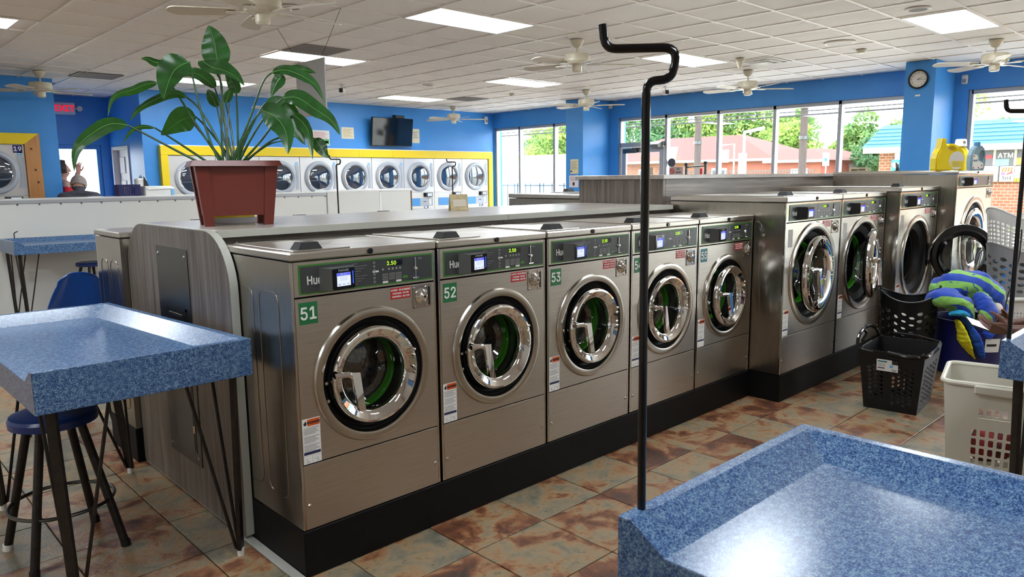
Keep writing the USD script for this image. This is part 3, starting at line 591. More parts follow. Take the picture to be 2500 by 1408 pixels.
    obj('lock_knob', MB().lathe([(0.036, 0.003), (0.036, 0.006), (0.03, 0.014), (0.024, 0.018), (0.02, 0.026), (0.012, 0.031), (0, 0.031)], 28, (0.647*f, 0, zs-0.062), '-y'), CHROME, lk)
    obj('key_hole', MB().cyl((0.647*f, -0.031, zs-0.062), 0.006, 0.0012, 12, '-y'), BLACK, lk)
    obj('lock_slot', MB().box(0.686*f, 0.697*f, -0.004, -0.003, zs-0.108, zs-0.022), BLACK, lk, smooth=False)
    for dx in (0.608, 0.676):
        for dz in (-0.02, -0.108): obj('bolt', MB().lathe([(0, 0.008), (0.005, 0.007), (0.007, 0.003)][::-1], 8, (dx*f, 0, zs+dz), '-y'), STEEL_SMOOTH, lk)
    if not simple:
        rs = obj('red_notice', MB().box(0.478*f, 0.586*f, -0.001, 0, zs-0.060, zs-0.010), REDSTICK, t, smooth=False)
        for i, (tx, hg) in enumerate((('NO RUGS - NO ALFOMBRAS', 0.0085), ('CLOGS DRAIN - $25 FINE', 0.0078), ('TAPAN DRENAJE - MULTA $25', 0.0078))):
            obj('lettering', TXT(tx, hg, (0.532*f, -0.0012, zs-0.0235-0.0145*i), bold=True, squash=0.66 if i < 2 else 0.6), WHITE, rs)
        xw = 0.014*f; w = obj('warning_label', MB().box(xw, xw+0.083, -0.001, 0, zl+0.004, zl+0.200), WHITE, t, smooth=False)
        obj('warning_header', MB().box(xw+0.024, xw+0.080, -0.0014, -0.001, zl+0.168, zl+0.197), ORANGE, w, smooth=False)
        obj('lettering', TXT('WARNING', 0.011, (xw+0.052, -0.0016, zl+0.177), bold=True, squash=0.8), BLACKPRINT, w)
        obj('flame_mark', MB().poly(Polygon([(0, 0), (0.006, 0.003), (0.007, 0.010), (0.003, 0.02), (-0.002, 0.013), (-0.006, 0.010), (-0.006, 0.003)]), 0.0006, (xw+0.013, -0.001, zl+0.172)), BLACKPRINT, w, smooth=False)
        ln = MB()
        for i in range(17):
            if i in (5, 11): continue
            ln.box(xw+0.006, xw+0.076-0.008*((i*5) % 3), -0.0014, -0.001, zl+0.158-0.0062*i, zl+0.1605-0.0062*i)
        ln.box(xw+0.041, xw+0.042, -0.0014, -0.001, zl+0.006, zl+0.036); ln.tube([(xw+0.016, -0.0012, zl+0.026), (xw+0.016, -0.0012, zl+0.012), (xw+0.03, -0.0012, zl+0.012)], 0.0012, 4); ln.tube([(xw+0.05, -0.0012, zl+0.024), (xw+0.066, -0.0012, zl+0.024), (xw+0.066, -0.0012, zl+0.010)], 0.0012, 4)
        obj('label_text', ln, GREYPRINT, w, smooth=False); obj('label_band', MB().box(xw+0.003, xw+0.080, -0.0014, -0.001, zl+0.044, zl+0.056), NAVYPRINT, w, smooth=False)
    if number:
        n = obj('number_sticker', MB().box(0.028, 0.112, -0.001, 0, zs-0.112, zs-0.020), STICK[stick], t, smooth=False)
        obj('number', TXT(number, 0.050, (0.070, -0.0012, zs-0.091), bold=True, squash=0.9), WHITE, n)
    elif not simple: obj('blank_sticker', MB().box(0.05, 0.12, -0.001, 0, zs-0.18, zs-0.05), P('pale_label', (176, 172, 168), 0.5), t, smooth=False)
    return t

PITCHW = 0.7496
small = [('51', 0, 'green', 'steel washer number 51, nearest of the row, beside the grey end panel'), ('52', 0.6, 'green', 'steel washer with green sticker 52'), ('53', 2.5, 'green', 'steel washer with green sticker 53, its door slightly ajar'),
         ('54', 1.5, 'green', 'steel washer with sticker 54, partly behind the black pole'), ('55', 5, 'teal', 'steel washer with blue green sticker 55, last of the small ones')]
for k, (n, a, st, lb) in enumerate(small):
    washer((PITCHW*k, 0, 0), 0.735, 0.655, 0.501, 1.2135, 1.366, 1.40, 0.378, 0.833, 0.303, a, lb, n, st, digits='2.50')
BIG = dict(zl=0.497, zs=1.343, zc=1.492, zt=1.533, big=True)
washer((3.745, -0.248, 0), 0.955, 0.985, cx=0.485, cz=0.932, R=0.405, ang=6.5, label='large steel washer right after number 55, round door a little open, bright mirror like front', **BIG)
washer((4.712, -0.248, 0), 0.945, 0.985, cx=0.475, cz=0.932, R=0.405, ang=15, label='large steel washer with its round door half open and clothes inside', **BIG)
w58 = washer((5.668, -0.365, 0), 1.02, 1.10, cx=0.49, cz=0.91, R=0.40, ang=128, ri=0.47, label='large steel washer with its door swung wide open above the blanket', zl=0.497, zs=1.372, zc=1.53, zt=1.568, big=True)
washer((6.70, -0.52, 0), 1.25, 1.20, cx=0.62, cz=1.0, R=0.46, ang=0, label='largest steel washer at the far end with detergent bottles on top', zl=0.5, zs=1.545, zc=1.683, zt=1.713, big=True, simple=True)
# clothes seen in the drums of the two open washers
def rag(name, label, loc, s, mat, seed, z=0):
    ico = trimesh.creation.icosphere(4, 1.0); v = np.array(ico.vertices); n = meshkit.fbm(v*1.7+seed*3.1, 4, seed); v = v*(0.72+0.6*n[:, None])*np.array(s)
    return obj_top(name, label, 'clothes', MB().add(v, ico.faces), mat, loc, smooth=True)
rag('clothes_pile', 'dark purple clothes lying in the drum of the half open large washer', (5.16, 0.0, 0.76), (0.17, 0.10, 0.13), noisy('purple_cloth', (60, 34, 70), (150, 140, 150), (1, 1, 1), 9, rough=0.9), 3)
rag('clothes_pile', 'blue clothes at the bottom of the drum of the wide open washer', (6.12, -0.13, 0.72), (0.16, 0.10, 0.08), noisy('dark_blue_cloth', (26, 40, 80), (60, 80, 130), (1, 1, 1), 9, rough=0.9), 5)

# black plinths
def plinth(label, bx):
    m = MB()
    for b in bx: m.box(*b, 0.004)
    return tag(obj('washer_plinth', m, PLINTH), label, 'plinth')
plinth('long black plinth under the front row of washers', [(-0.005, 3.752, -0.004, 0.62, 0.0, 0.209), (3.752, 5.664, -0.252, 0.70, 0.0, 0.209), (5.664, 6.694, -0.37, 0.70, 0.0, 0.209), (6.694, 7.96, -0.525, 0.65, 0, 0.209)])
obj_top('floor_trim', 'pale grey trim strip on the floor along the plinth by the near washer', 'trim', MB().box(-0.05, -0.006, -0.05, 0.62, 0.0, 0.012, 0.003), P('trim_pale', (150, 148, 140), 0.6))

# island between the washer rows: end panel, worktop, splash boards
CT = 1.462
t = thing('island_end_panel', 'grey wood grain end panel with rounded top corners and a steel access plate', 'panel', (0, 0, 0))
y0, y1, r = 0.495, 1.92, 0.27
prof = [(y0, 0.03), (y0+0.03, 0.008), (y1-0.03, 0.008), (y1, 0.03)]+arc(y1-r, CT-r, r, 0, math.pi/2, 10)+arc(y0+r, CT-r, r, math.pi/2, math.pi, 10)
XP0, XP1 = -0.042, -0.006
inn = Polygon(prof).buffer(-0.003)
def yz(shape, d, x): return MB().poly(shape, d, (x, 0, 0), (0, 1, 0), (0, 0, 1))
obj('panel', yz(inn, XP1-XP0, XP0), LAMV, t, smooth=False)
obj('edge_trim', yz(Polygon(prof).difference(Polygon(prof).buffer(-0.004)), XP1-XP0+0.001, XP0-0.0005), TRIM, t)
pl = obj('access_plate', yz(rrect(0.985, 0.225, 1.425, 1.355, 0.004), 0.004, XP0-0.004), DARKSTEEL, t, smooth=False)
obj('access_plate_door', yz(rrect(1.06, 0.30, 1.285, 1.035, 0.003), 0.003, XP0-0.007), P('plate_door', (104, 106, 106), 0.28, 1.0), pl, smooth=False)
obj('plate_gap', MB().box(XP0-0.0055, XP0-0.0042, 1.04, 1.06, 0.29, 1.05).box(XP0-0.0055, XP0-0.0042, 1.04, 1.30, 1.036, 1.05), BLACK, pl, smooth=False)
obj('plate_hinge', MB().tube([(XP0-0.006, 1.05, 0.40), (XP0-0.006, 1.05, 0.44)], 0.008, 8).tube([(XP0-0.006, 1.05, 0.86), (XP0-0.006, 1.05, 0.90)], 0.008, 8), STEEL_SMOOTH, pl)
obj('plate_pull', MB().box(XP0-0.012, XP0-0.007, 1.09, 1.275, 1.004, 1.018, 0.003), STEEL_SMOOTH, pl)
for yy in (1.02, 1.39):
    for zz in (0.27, 1.315): obj('screw', MB().lathe([(0, 0.006), (0.007, 0.005), (0.01, 0.0)][::-1], 12).xf(lambda v: np.stack([-v[:, 2], v[:, 1], v[:, 0]], 1)).move((XP0-0.004, yy, zz)), STEEL_SMOOTH, pl)
wt = thing('island_worktop', 'long grey laminate worktop behind the small washers, planter standing on it', 'worktop', (0, 0, 0))
for a, b in ((-0.005, 1.86), (1.863, 3.70)):
    s1 = obj('top_board', MB().box(a, b, 0.69, 1.745, CT-0.036, CT, 0.003), LAMTOP, wt); obj('front_edge', MB().box(a, b, 0.686, 0.69, CT-0.035, CT-0.002), TRIM, s1, smooth=False)
for a, b in ((0.0, 1.86), (1.863, 3.70)):
    b1 = obj('splash_board', MB().box(a, b, 0.73, 0.748, 1.05, CT-0.036), LAMH, wt, smooth=False)
    for xx in (a+0.10, b-0.10):
        obj('screw', MB().lathe([(0, 0.005), (0.005, 0.004), (0.007, 0.0)][::-1], 8, (xx, 0.73, CT-0.065), '-y'), STEEL_SMOOTH, b1)
obj('carcass', MB().box(0.0, 3.70, 0.76, 1.70, 0.0, CT-0.04), LAMH, wt, smooth=False)
CU = 1.703
ut = thing('tall_island', 'taller grey wood grain island section with worktop behind the large washers', 'island', (0, 0, 0))
obj('end_panel', MB().box(3.715, 3.755, 0.80, 1.705, 0.0, CU-0.036, 0.003), LAMV, ut)
for a, b in ((3.69, 5.54), (5.543, 7.30), (7.303, 9.1)): obj('top_board', MB().box(a, b, 0.775, 1.73, CU-0.036, CU, 0.004), LAMTOP, ut)
for a, b in ((3.757, 7.19), (7.193, 9.08)): obj('side_panel', MB().box(a, b, 0.80, 0.82, 1.30 if a < 4 else 0.0, CU-0.036), LAMH, ut, smooth=False)
obj('back_panel', MB().box(3.757, 9.08, 1.685, 1.705, 0.0, CU-0.036), LAMH, ut, smooth=False)

# the row of washers on the far side of the island, seen by their lids
for k in range(5):
    washer((PITCHW*k+0.735-0.076, 2.43, 0), 0.735, 0.495, 0.501, 1.2135, 1.366, 1.40, 0.378, 0.833, 0.303, 0,
           ['steel washer behind the end panel, its side showing at the left', 'steel washer behind the island, its lid handle just left of the planter foot', 'steel washer behind the island, lid handle showing right of the planter', 'steel washer behind the island, lid handle below the white partition seam', 'steel washer behind the island, lid handle beside the folded card'][k], simple=True, rotz=180)
washer((3.76+0.955, 2.68, 0), 0.955, 0.94, cx=0.485, cz=0.932, R=0.405, ang=0, label='large steel washer behind the island, its lid before the far windows', rotz=180, simple=True, **BIG)
plinth('long black plinth under the rear row of washers', [(-0.08, 3.752, 1.935, 2.43, 0.0, 0.209), (3.756, 4.72, 1.75, 2.66, 0, 0.209)])
# ------------------------------------------------------------------ blue folding tables
def quad_inset(Q, k):
    """corners moved in by k from the three closed sides (Q3 to Q0 is the open side)"""
    Q = [np.asarray(q, float)[:2] for q in Q]; L = []
    for i in range(3):
        d = Q[i+1]-Q[i]; d /= np.linalg.norm(d); n = np.array([-d[1], d[0]]); L.append((Q[i]+n*k, d))
    d = Q[0]-Q[3]; L.append((Q[3], d/np.linalg.norm(d)))
    def x(a, b):
        M = np.array([a[1], -b[1]]).T; t = np.linalg.solve(M, b[0]-a[0]); return a[0]+a[1]*t[0]
    return [x(L[3], L[0]), x(L[0], L[1]), x(L[1], L[2]), x(L[2], L[3])]
def folding_table(label, Q, zt, org, poles=(), group=None, feet=None, zf=0.052, th=0.16, k=0.115):
    t = thing('folding_table', label, 'table', (org[0], org[1], 0), group=group)
    Q = [np.array(q, float)-np.array(org) for q in Q]
    def z3(P, z): return [np.array([p[0], p[1], z]) for p in P]
    O, I, F = z3(Q, zt), z3(quad_inset(Q, 0.03), zt), z3(quad_inset(Q, k), zt-zf); B = z3(Q, zt-th)
    m = MB(); qd = lambda a, b, c, d: m.add([a, b, c, d], [(0, 1, 2), (0, 2, 3)])
    for i in range(3):
        qd(O[i], O[i+1], I[i+1], I[i]); qd(I[i], I[i+1], F[i+1], F[i]); qd(B[i], B[i+1], O[i+1], O[i])
    qd(F[0], F[1], F[2], F[3]); qd(B[3], B[2], B[1], B[0])
    m.add([B[0], O[0], I[0], F[0], F[3], I[3], O[3], B[3]], [(0, 1, 2), (0, 2, 3), (0, 3, 4), (0, 4, 7), (4, 5, 6), (4, 6, 7)])
    me = trimesh.Trimesh(*m.get(), process=True); trimesh.repair.fix_normals(me)
    obj('tray_top', MB().add(me.vertices, me.faces), BLUESOLID, t, smooth=False)
    c = sum(Q)/4.0; zb = zt-th
    for i in range(4):
        a, b, d = Q[i], Q[(i+1) % 4], Q[(i-1) % 4]; e1 = (b-a)/np.linalg.norm(b-a); e2 = (d-a)/np.linalg.norm(d-a)
        s = a+e1*0.06+e2*0.06; ft = a+e1*0.085+e2*0.085
        if feet and feet[i] is not None: ft = np.array(feet[i])-np.array(org)
        l = MB(); u = np.array([ft[0], ft[1], 0.03])
        p0 = np.array([*s, zb]); w = np.array([*(e1-e2), 0]); w /= np.linalg.norm(w)
        l.hull([q+w*sg*0.020+np.array([*(e1+e2), 0])*0.006*s2 for q in (p0, u) for sg in (-1, 1) for s2 in (-1, 1)])
        l.tube([np.array([*(s+e1*0.20), zb]), u+np.array([*e1, 0])*0.02+np.array([0, 0, 0.01]), u], 0.0075, 8); l.tube([np.array([*(s+e2*0.20), zb]), u+np.array([*e2, 0])*0.02+np.array([0, 0, 0.01]), u], 0.0075, 8)
        l.box(min(s[0], s[0]+e1[0]*0.2+e2[0]*0.2)-0.01, max(s[0], s[0]+e1[0]*0.2+e2[0]*0.2)+0.01, min(s[1], s[1]+e1[1]*0.2+e2[1]*0.2)-0.01, max(s[1], s[1]+e1[1]*0.2+e2[1]*0.2)+0.01, zb-0.006, zb)
        lg = obj('leg', l, LEGBLACK, t); obj('rubber_foot', MB().cyl((ft[0], ft[1], 0.0), 0.016, 0.034, 14), WHITEPL, lg)
    for pts, r in poles:
        p = np.array(pts)-np.array([*org, 0]); obj('hanger_pole', MB().tube(bend(p, 0.035, 6), r, 12), BLACKGLOSS, t)
    return t
T1z = 1.015
q1 = [PZ(q, T1z) for q in ((75, 912), (612, 826), (265, 738), (0, 768))]
q1[3] = q1[2]+(q1[3]-q1[2])*1.02+np.array([-0.17, 0, 0])
folding_table('blue speckled folding table at left, beside the end panel, stool under it', [q[:2] for q in q1], T1z, (-0.45, 1.07), feet=[None, (-0.115, 0.40), (-0.165, 1.80), None], k=0.12)
hook = [(-0.187, -1.876, 0.985), (-0.187, -1.873, 1.471), (-0.188, -1.872, 1.874), (-0.160, -1.911, 1.874), (-0.154, -1.919, 1.934), (-0.235, -1.808, 1.936), (-0.238, -1.803, 1.982)]
Q3 = [(-0.25, -3.43), (0.57, -3.43), (0.57, -1.872), (-0.247, -1.862)]
t3 = folding_table('blue speckled folding table in the right foreground with a tall black hook pole', Q3, 1.0, (0.16, -2.65), poles=[(hook, 0.0088)])
o3 = np.array([0.16, -2.65, 0])
dup(t3, o3+np.array([2.405, -0.12, 0]), 0, 'blue speckled folding table corner cut by the right picture edge below the held phone')
dup(t3, o3+np.array([3.497, 7.08, 0]), 0, 'folding table behind the island, only its hook pole right of the planter showing')
dup(t3, o3+np.array([5.94, 7.88, 0]), 0, 'folding table behind the island, only its hook pole above the folded card showing')
folding_table('blue speckled folding table far at left against the white partition', [(1.93, 7.58), (1.95, 8.30), (0.36, 8.42), (0.38, 7.66)], 1.0, (1.15, 8.0), poles=[([(0.52, 8.38, 0.97), (0.52, 8.38, 1.07), (0.56, 8.36, 1.085)], 0.006)])

# ------------------------------------------------------------------ stools and chair
def bar_stool(label, loc, rot=0, seat_z=0.655):
    t = thing('bar_stool', label, 'stool', loc, rot)
    obj('seat', MB().lathe([(0, seat_z+0.012), (0.14, seat_z+0.010), (0.172, seat_z+0.004), (0.18, seat_z-0.01), (0.178, seat_z-0.04), (0.165, seat_z-0.045), (0, seat_z-0.045)][::-1], 40), SEATBLUE, t)
    for k in range(4):
        a = math.pi/2*k+math.pi/4; d = np.array([math.cos(a), math.sin(a), 0])
        lg = obj('leg', MB().tube([d*0.115+np.array([0, 0, seat_z-0.04]), d*0.265+np.array([0, 0, 0.015])], 0.019, 12), LEGBLACK, t)
        obj('foot_tip', MB().tube([d*0.264+np.array([0, 0, 0.03]), d*0.268+np.array([0, 0, 0.0])], 0.022, 12), WHITEPL if k == 1 else RUBBER, lg)
    obj('foot_ring', MB().tube([(0.213*math.cos(2*math.pi*i/40), 0.213*math.sin(2*math.pi*i/40), 0.235) for i in range(40)], 0.0085, 8, closed=True), DARKSTEEL, t)
    return t
bar_stool('round blue bar stool with black legs standing under the left folding table', (-0.668, 1.045, 0), 5)
pz = PZ((222, 640), 0.655)
bar_stool('round dark blue bar stool far behind, half hidden by the washer side at left', (pz[0], pz[1], 0), 20)
def shell_chair(label, loc, rot):
    t = thing('shell_chair', label, 'chair', loc, rot)
    prof = spline([(0.40, 0.735), (0.30, 0.745), (0.12, 0.72), (0.03, 0.76), (-0.02, 0.90), (-0.05, 1.04), (-0.075, 1.125)], 26)
    hw = np.interp(np.linspace(0, 1, 26), [0, 0.1, 0.35, 0.55, 0.7, 0.85, 0.95, 1.0], [0.17, 0.205, 0.22, 0.225, 0.19, 0.145, 0.115, 0.075])
    n = 21; us = np.linspace(-1, 1, n); tg = np.gradient(prof, axis=0); tg /= np.linalg.norm(tg, axis=1, keepdims=True); nr = np.stack([-tg[:, 1], tg[:, 0]], 1)*-1
    def surf(off):
        P = []
        for i in range(26):
            lift = (np.abs(us)**2.6)*0.055*(1-0.3*(i > 22))
            d = prof[i, 0]+nr[i, 0]*(-lift+off); z = prof[i, 1]+nr[i, 1]*(-lift+off); P.append(np.stack([us*hw[i], d, z], 1))
        return np.array(P)
    a, b = surf(0.0), surf(0.006); k = 26*n; f = []
    idx = lambda i, j, s: s*k+i*n+j
    for i in range(25):
        for j in range(n-1): f += [(idx(i, j, 0), idx(i, j+1, 0), idx(i+1, j+1, 0), idx(i+1, j, 0)), (idx(i, j, 1), idx(i+1, j, 1), idx(i+1, j+1, 1), idx(i, j+1, 1))]
    for i in range(25):
        for j in (0, n-1): f.append((idx(i, j, 0), idx(i+1, j, 0), idx(i+1, j, 1), idx(i, j, 1)))
    for j in range(n-1):
        for i in (0, 25): f.append((idx(i, j, 0), idx(i, j+1, 0), idx(i, j+1, 1), idx(i, j, 1)))
    obj('shell', MB().add(np.concatenate([a.reshape(-1, 3), b.reshape(-1, 3)]), f), BLUECHAIR, t, smooth=60)
    obj('seat_plate', MB().box(-0.12, 0.12, 0.05, 0.30, 0.69, 0.71), LEGBLACK, t)
    for sx in (-1, 1):
        for sy in (-1, 1): obj('leg', MB().tube([(sx*0.10, 0.175+sy*0.09, 0.70), (sx*0.19, 0.175+sy*0.20, 0.0)], 0.013, 10), LEGBLACK, t)
    obj('foot_ring', MB().tube([(0.2*math.cos(2*math.pi*i/32), 0.175+0.2*math.sin(2*math.pi*i/32), 0.25) for i in range(32)], 0.008, 8, closed=True), LEGBLACK, t)
    return t
shell_chair('blue plastic shell bar chair behind the left folding table', (-0.19, 2.62, 0), 12)

# ------------------------------------------------------------------ planter with peace lily
PA = -15.0
pt = thing('planter', 'reddish brown plastic planter on feet standing on the island worktop', 'planter', (0.262, 1.085, CT), PA)
def frus(m, w0, d0, z0, w1, d1, z1): return m.hull([(sx*w/2, sy*d/2, z) for w, d, z in ((w0, d0, z0), (w1, d1, z1)) for sx in (-1, 1) for sy in (-1, 1)])
bw, bd, tw, td, ph = 0.335, 0.215, 0.405, 0.275, 0.325
wl = lambda z: bw+(tw-bw)*z/ph
dl = lambda z: bd+(td-bd)*z/ph
A = m3.Manifold.hull_points(np.array([(sx*(w/2-0.010), sy*(d/2-0.010), z) for w, d, z in ((wl(0.052), dl(0.052), 0.052), (wl(ph), dl(ph), ph)) for sx in (-1, 1) for sy in (-1, 1)]))
Bm = m3.Manifold.hull_points(np.array([(sx*(w/2-0.020), sy*(d/2-0.020), z) for w, d, z in ((wl(0.06), dl(0.06), 0.065), (wl(ph), dl(ph), ph+0.02)) for sx in (-1, 1) for sy in (-1, 1)]))
obj('pot', MB().mesh(A-Bm), TERRA, pt)
for sx in (-1, 1):
    for sy in (-1, 1):
        obj('corner_foot', MB().hull([(sx*(wl(z)/2-a), sy*(dl(z)/2-b), z) for z, f in ((0, 0.045), (ph-0.02, 0.065)) for a in (0, f) for b in (0, f*0.8)]), TERRA, pt)
ro = [(sx*(tw/2+0.02), sy*(td/2+0.02)) for sx, sy in ((-1, -1), (1, -1), (1, 1), (-1, 1))]
lip = m3.Manifold.hull_points(np.array([(sx*(tw/2+e), sy*(td/2+e), z) for e, z in ((0.02, ph-0.022), (0.006, ph+0.006)) for sx in (-1, 1) for sy in (-1, 1)]))-m3.Manifold.hull_points(np.array([(sx*(tw/2-0.022), sy*(td/2-0.022), z) for z in (ph-0.05, ph+0.05) for sx in (-1, 1) for sy in (-1, 1)]))
obj('rim', MB().mesh(lip), TERRA, pt)
obj('soil', MB().box(-tw/2+0.025, tw/2-0.025, -td/2+0.025, td/2-0.025, ph-0.05, ph-0.03), SOIL, pt)
LEAF = G('leaf_green', {'t': ('geometry', {}), 'n': ('noise_texture', {'scale': 14.0, 'detail': 3.0}), 'r': ('rgb_ramp', {'ramp': [(0.3, lin((14, 46, 18))), (0.7, lin((30, 80, 32)))]}), 'd': ('principled_bsdf', {'roughness': 0.3, 'specular_ior_level': 0.5}), 'tr': ('translucent_bsdf', {'color': lin((70, 130, 40))}), 'p': ('mix_closure', {'fac': 0.2})},
         [('t.position', 'n.vector'), ('n.fac', 'r.fac'), ('r.color', 'd.base_color'), ('d.BSDF', 'p.closure1'), ('tr.BSDF', 'p.closure2')], 'p.closure')
RIBM = P('leaf_midrib', (84, 130, 62), 0.4); STEM = noisy('stem_green', (20, 56, 22), (40, 84, 34), (1, 1, 1), 20, rough=0.4)
lily = thing('peace_lily', 'peace lily with long arching dark green leaves growing in the brown planter', 'plant', (0, 0, 0))
PDEP = float((np.array([0.262, 1.085, CT+0.33])-CAM)@_f)
def lp(q, d): return PD(q, PDEP+d)
def leaf(path, width, d0, d1, roll=0.0, fold=0.25, stem=None, sd=0.0, wav=0.05, bow=0.0):
    """path: midrib pixels from base to tip at depth offsets d0..d1; width in pixels; roll turns the blade about its midrib; stem: pixels of the petiole, pot end last"""
    n = 22; px = spline(path, n); s = np.linspace(0, 1, n)
    P3 = np.array([lp(px[i], d0+(d1-d0)*s[i]+bow*math.sin(math.pi*s[i])) for i in range(n)])
    T = np.gradient(P3, axis=0); T /= np.linalg.norm(T, axis=1, keepdims=True)
    w = 1.15*width*PDEP/FPX/2*np.clip((np.sin(math.pi*s**0.72)**0.75)*(1-0.25*s), 0.02, None); w[-1] = 0.0008
    view = P3-CAM; view /= np.linalg.norm(view, axis=1, keepdims=True)
    S = np.cross(T, view); S /= np.linalg.norm(S, axis=1, keepdims=True)+1e-9; N = np.cross(S, T)
    cr, sr = math.cos(roll), math.sin(roll); S, N = S*cr+N*sr, N*cr-S*sr
    us = np.linspace(-1, 1, 9); V = []
    for i in range(n):
        for u in us:
            ripple = wav*w[i]*math.sin(9*s[i]*math.pi+2*u)*abs(u)
            V.append(P3[i]+S[i]*u*w[i]*math.cos(fold*abs(u))+N[i]*(-fold*abs(u)*w[i]*0.8+ripple))
    f = [(i*9+j, i*9+j+1, (i+1)*9+j+1, (i+1)*9+j) for i in range(n-1) for j in range(8)]
    lf = obj('leaf', MB().add(V, f), LEAF, lily, smooth=True)
    obj('midrib', MB().tube(P3-N*0.0012, np.linspace(0.0028, 0.0008, n), 6), RIBM, lf)
    if stem:
        k = len(stem); q = spline(stem, 14); ds = np.linspace(d0, sd, 14)
        obj('petiole', MB().tube([lp(q[i], ds[i]) for i in range(14)], np.linspace(0.0042, 0.0066, 14), 7), STEM, lily)
Y9 = 402
leaf([(534, 166), (528, 130), (520, 92), (509, 62)], 64, 0.02, -0.02, 0.15, 0.15, [(534, 166), (545, 260), (560, Y9)], 0.0)
leaf([(494, 148), (520, 165), (560, 178), (597, 210)], 52, -0.06, -0.18, 0.75, 0.3, [(494, 150), (538, 195), (541, 280), (545, Y9)], -0.02)
leaf([(577, 229), (572, 208), (562, 190), (550, 172)], 30, -0.04, -0.12, 0.3, 0.2, [(577, 229), (580, 300), (582, Y9)], 0.0)
leaf([(460, 152), (430, 168), (412, 200), (399, 243)], 72, -0.08, -0.24, -0.45, 0.3, [(462, 150), (480, 230), (508, 330), (540, Y9)], -0.04)
leaf([(402, 152), (380, 152), (362, 144), (344, 143)], 20, -0.14, -0.20, 0.5, 0.3)
leaf([(525, 216), (500, 192), (470, 178), (436, 188)], 36, 0.06, 0.10, -0.5, 0.3, [(525, 216), (548, 300), (572, Y9)], 0.04)
leaf([(384, 202), (352, 207), (320, 220), (278, 236), (263, 284)], 26, 0.05, -0.05, 0.55, 0.4, [(384, 202), (420, 212), (470, 290), (548, Y9)], 0.03)
leaf([(456, 238), (426, 227), (384, 240), (340, 265), (318, 295)], 24, 0.02, -0.06, 0.5, 0.35, [(456, 238), (480, 258), (512, 305), (562, Y9)], 0.02)
leaf([(312, 306), (268, 303), (226, 325), (188, 362), (181, 418)], 36, -0.10, -0.30, 0.25, 0.3, [(312, 306), (360, 330), (420, 362), (498, Y9)], -0.03)
leaf([(378, 312), (345, 309), (318, 322), (302, 349)], 13, 0.0, -0.04, 0.5, 0.4, [(378, 312), (430, 345), (516, Y9)], 0.0)
leaf([(478, 285), (450, 290), (425, 305), (393, 330)], 60, 0.08, 0.05, 0.1, 0.15, [(478, 285), (510, 318), (575, Y9)], 0.04)
leaf([(664, 178), (700, 172), (745, 190), (772, 212), (794, 252)], 28, -0.02, -0.12, 0.5, 0.3, [(664, 178), (640, 205), (610, 290), (562, Y9)], -0.01)
leaf([(690, 174), (720, 170), (745, 170), (771, 178)], 26, 0.03, 0.08, -0.3, 0.3)
leaf([(690, 180), (680, 195), (670, 212), (662, 236)], 32, -0.02, -0.06, 0.4, 0.3)
leaf([(692, 240), (728, 240), (768, 266), (806, 292), (830, 330)], 42, -0.03, -0.20, 0.25, 0.3, [(692, 240), (655, 275), (615, 335), (580, Y9)], 0.0)
leaf([(640, 270), (672, 285), (698, 322), (703, 376)], 58, -0.12, -0.26, -0.2, 0.25, [(640, 270), (615, 300), (590, 350), (568, Y9)], -0.05)
leaf([(648, 252), (692, 266), (718, 308), (745, 354)], 52, 0.02, -0.04, 0.2, 0.2, [(648, 252), (632, 275), (600, 340), (577, Y9)], 0.02)
leaf([(718, 280), (740, 300), (756, 332), (763, 389)], 34, -0.02, -0.12, -0.45, 0.4, [(718, 282), (672, 302), (640, 340), (585, Y9)], 0.0)
leaf([(768, 338), (780, 355), (790, 372), (804, 386)], 32, 0.04, 0.02, 0.1, 0.2, [(768, 338), (700, 333), (650, 352), (592, Y9)], 0.02)
leaf([(551, 252), (556, 238), (562, 224), (567, 212)], 22, 0.08, 0.14, 0.3, 0.2, [(551, 252), (565, 320), (574, Y9)], 0.05)
leaf([(530, 262), (522, 246), (514, 230), (508, 218)], 28, 0.10, 0.16, -0.2, 0.2, [(530, 262), (545, 330), (566, Y9)], 0.05)
for st in ([(688, 345), (650, 356), (588, Y9)], [(560, 250), (556, 330), (553, Y9)], [(470, 300), (520, 360), (550, Y9)], [(625, 320), (600, 360), (572, Y9)]):
    q = spline(st, 10); obj('petiole', MB().tube([lp(q[i], 0.05-0.05*i/9) for i in range(10)], np.linspace(0.003, 0.006, 10), 7), STEM, lily)
# small sign behind the planter
t = thing('counter_sign', 'yellow paper sign in a clear holder on the worktop behind the planter feet', 'sign', (0.315, 1.245, CT), -6)
obj('holder', MB().box(-0.155, 0.13, -0.006, 0.05, 0, 0.006).box(-0.155, 0.13, -0.004, -0.001, 0, 0.030), P('clear_holder', (214, 218, 222), 0.15), t, smooth=False)
pp = obj('paper', MB().box(-0.125, 0.115, 0.0, 0.002, 0.02, 0.10), P('sign_yellow', (240, 222, 40), 0.5), t, smooth=False)
obj('lettering', TXT('WE CLOSE AT 9:30 PM', 0.0125, (0.0, -0.0005, 0.052), bold=True, squash=0.9), P('sign_brown', (150, 110, 10), 0.5), pp)
t = thing('folded_card', 'small gold folded card standing on the island worktop', 'card', (2.06, 1.42, CT), -28)
GOLD = noisy('card_gold', (176, 156, 116), (206, 190, 150), (1, 1, 1), 30, rough=0.4)
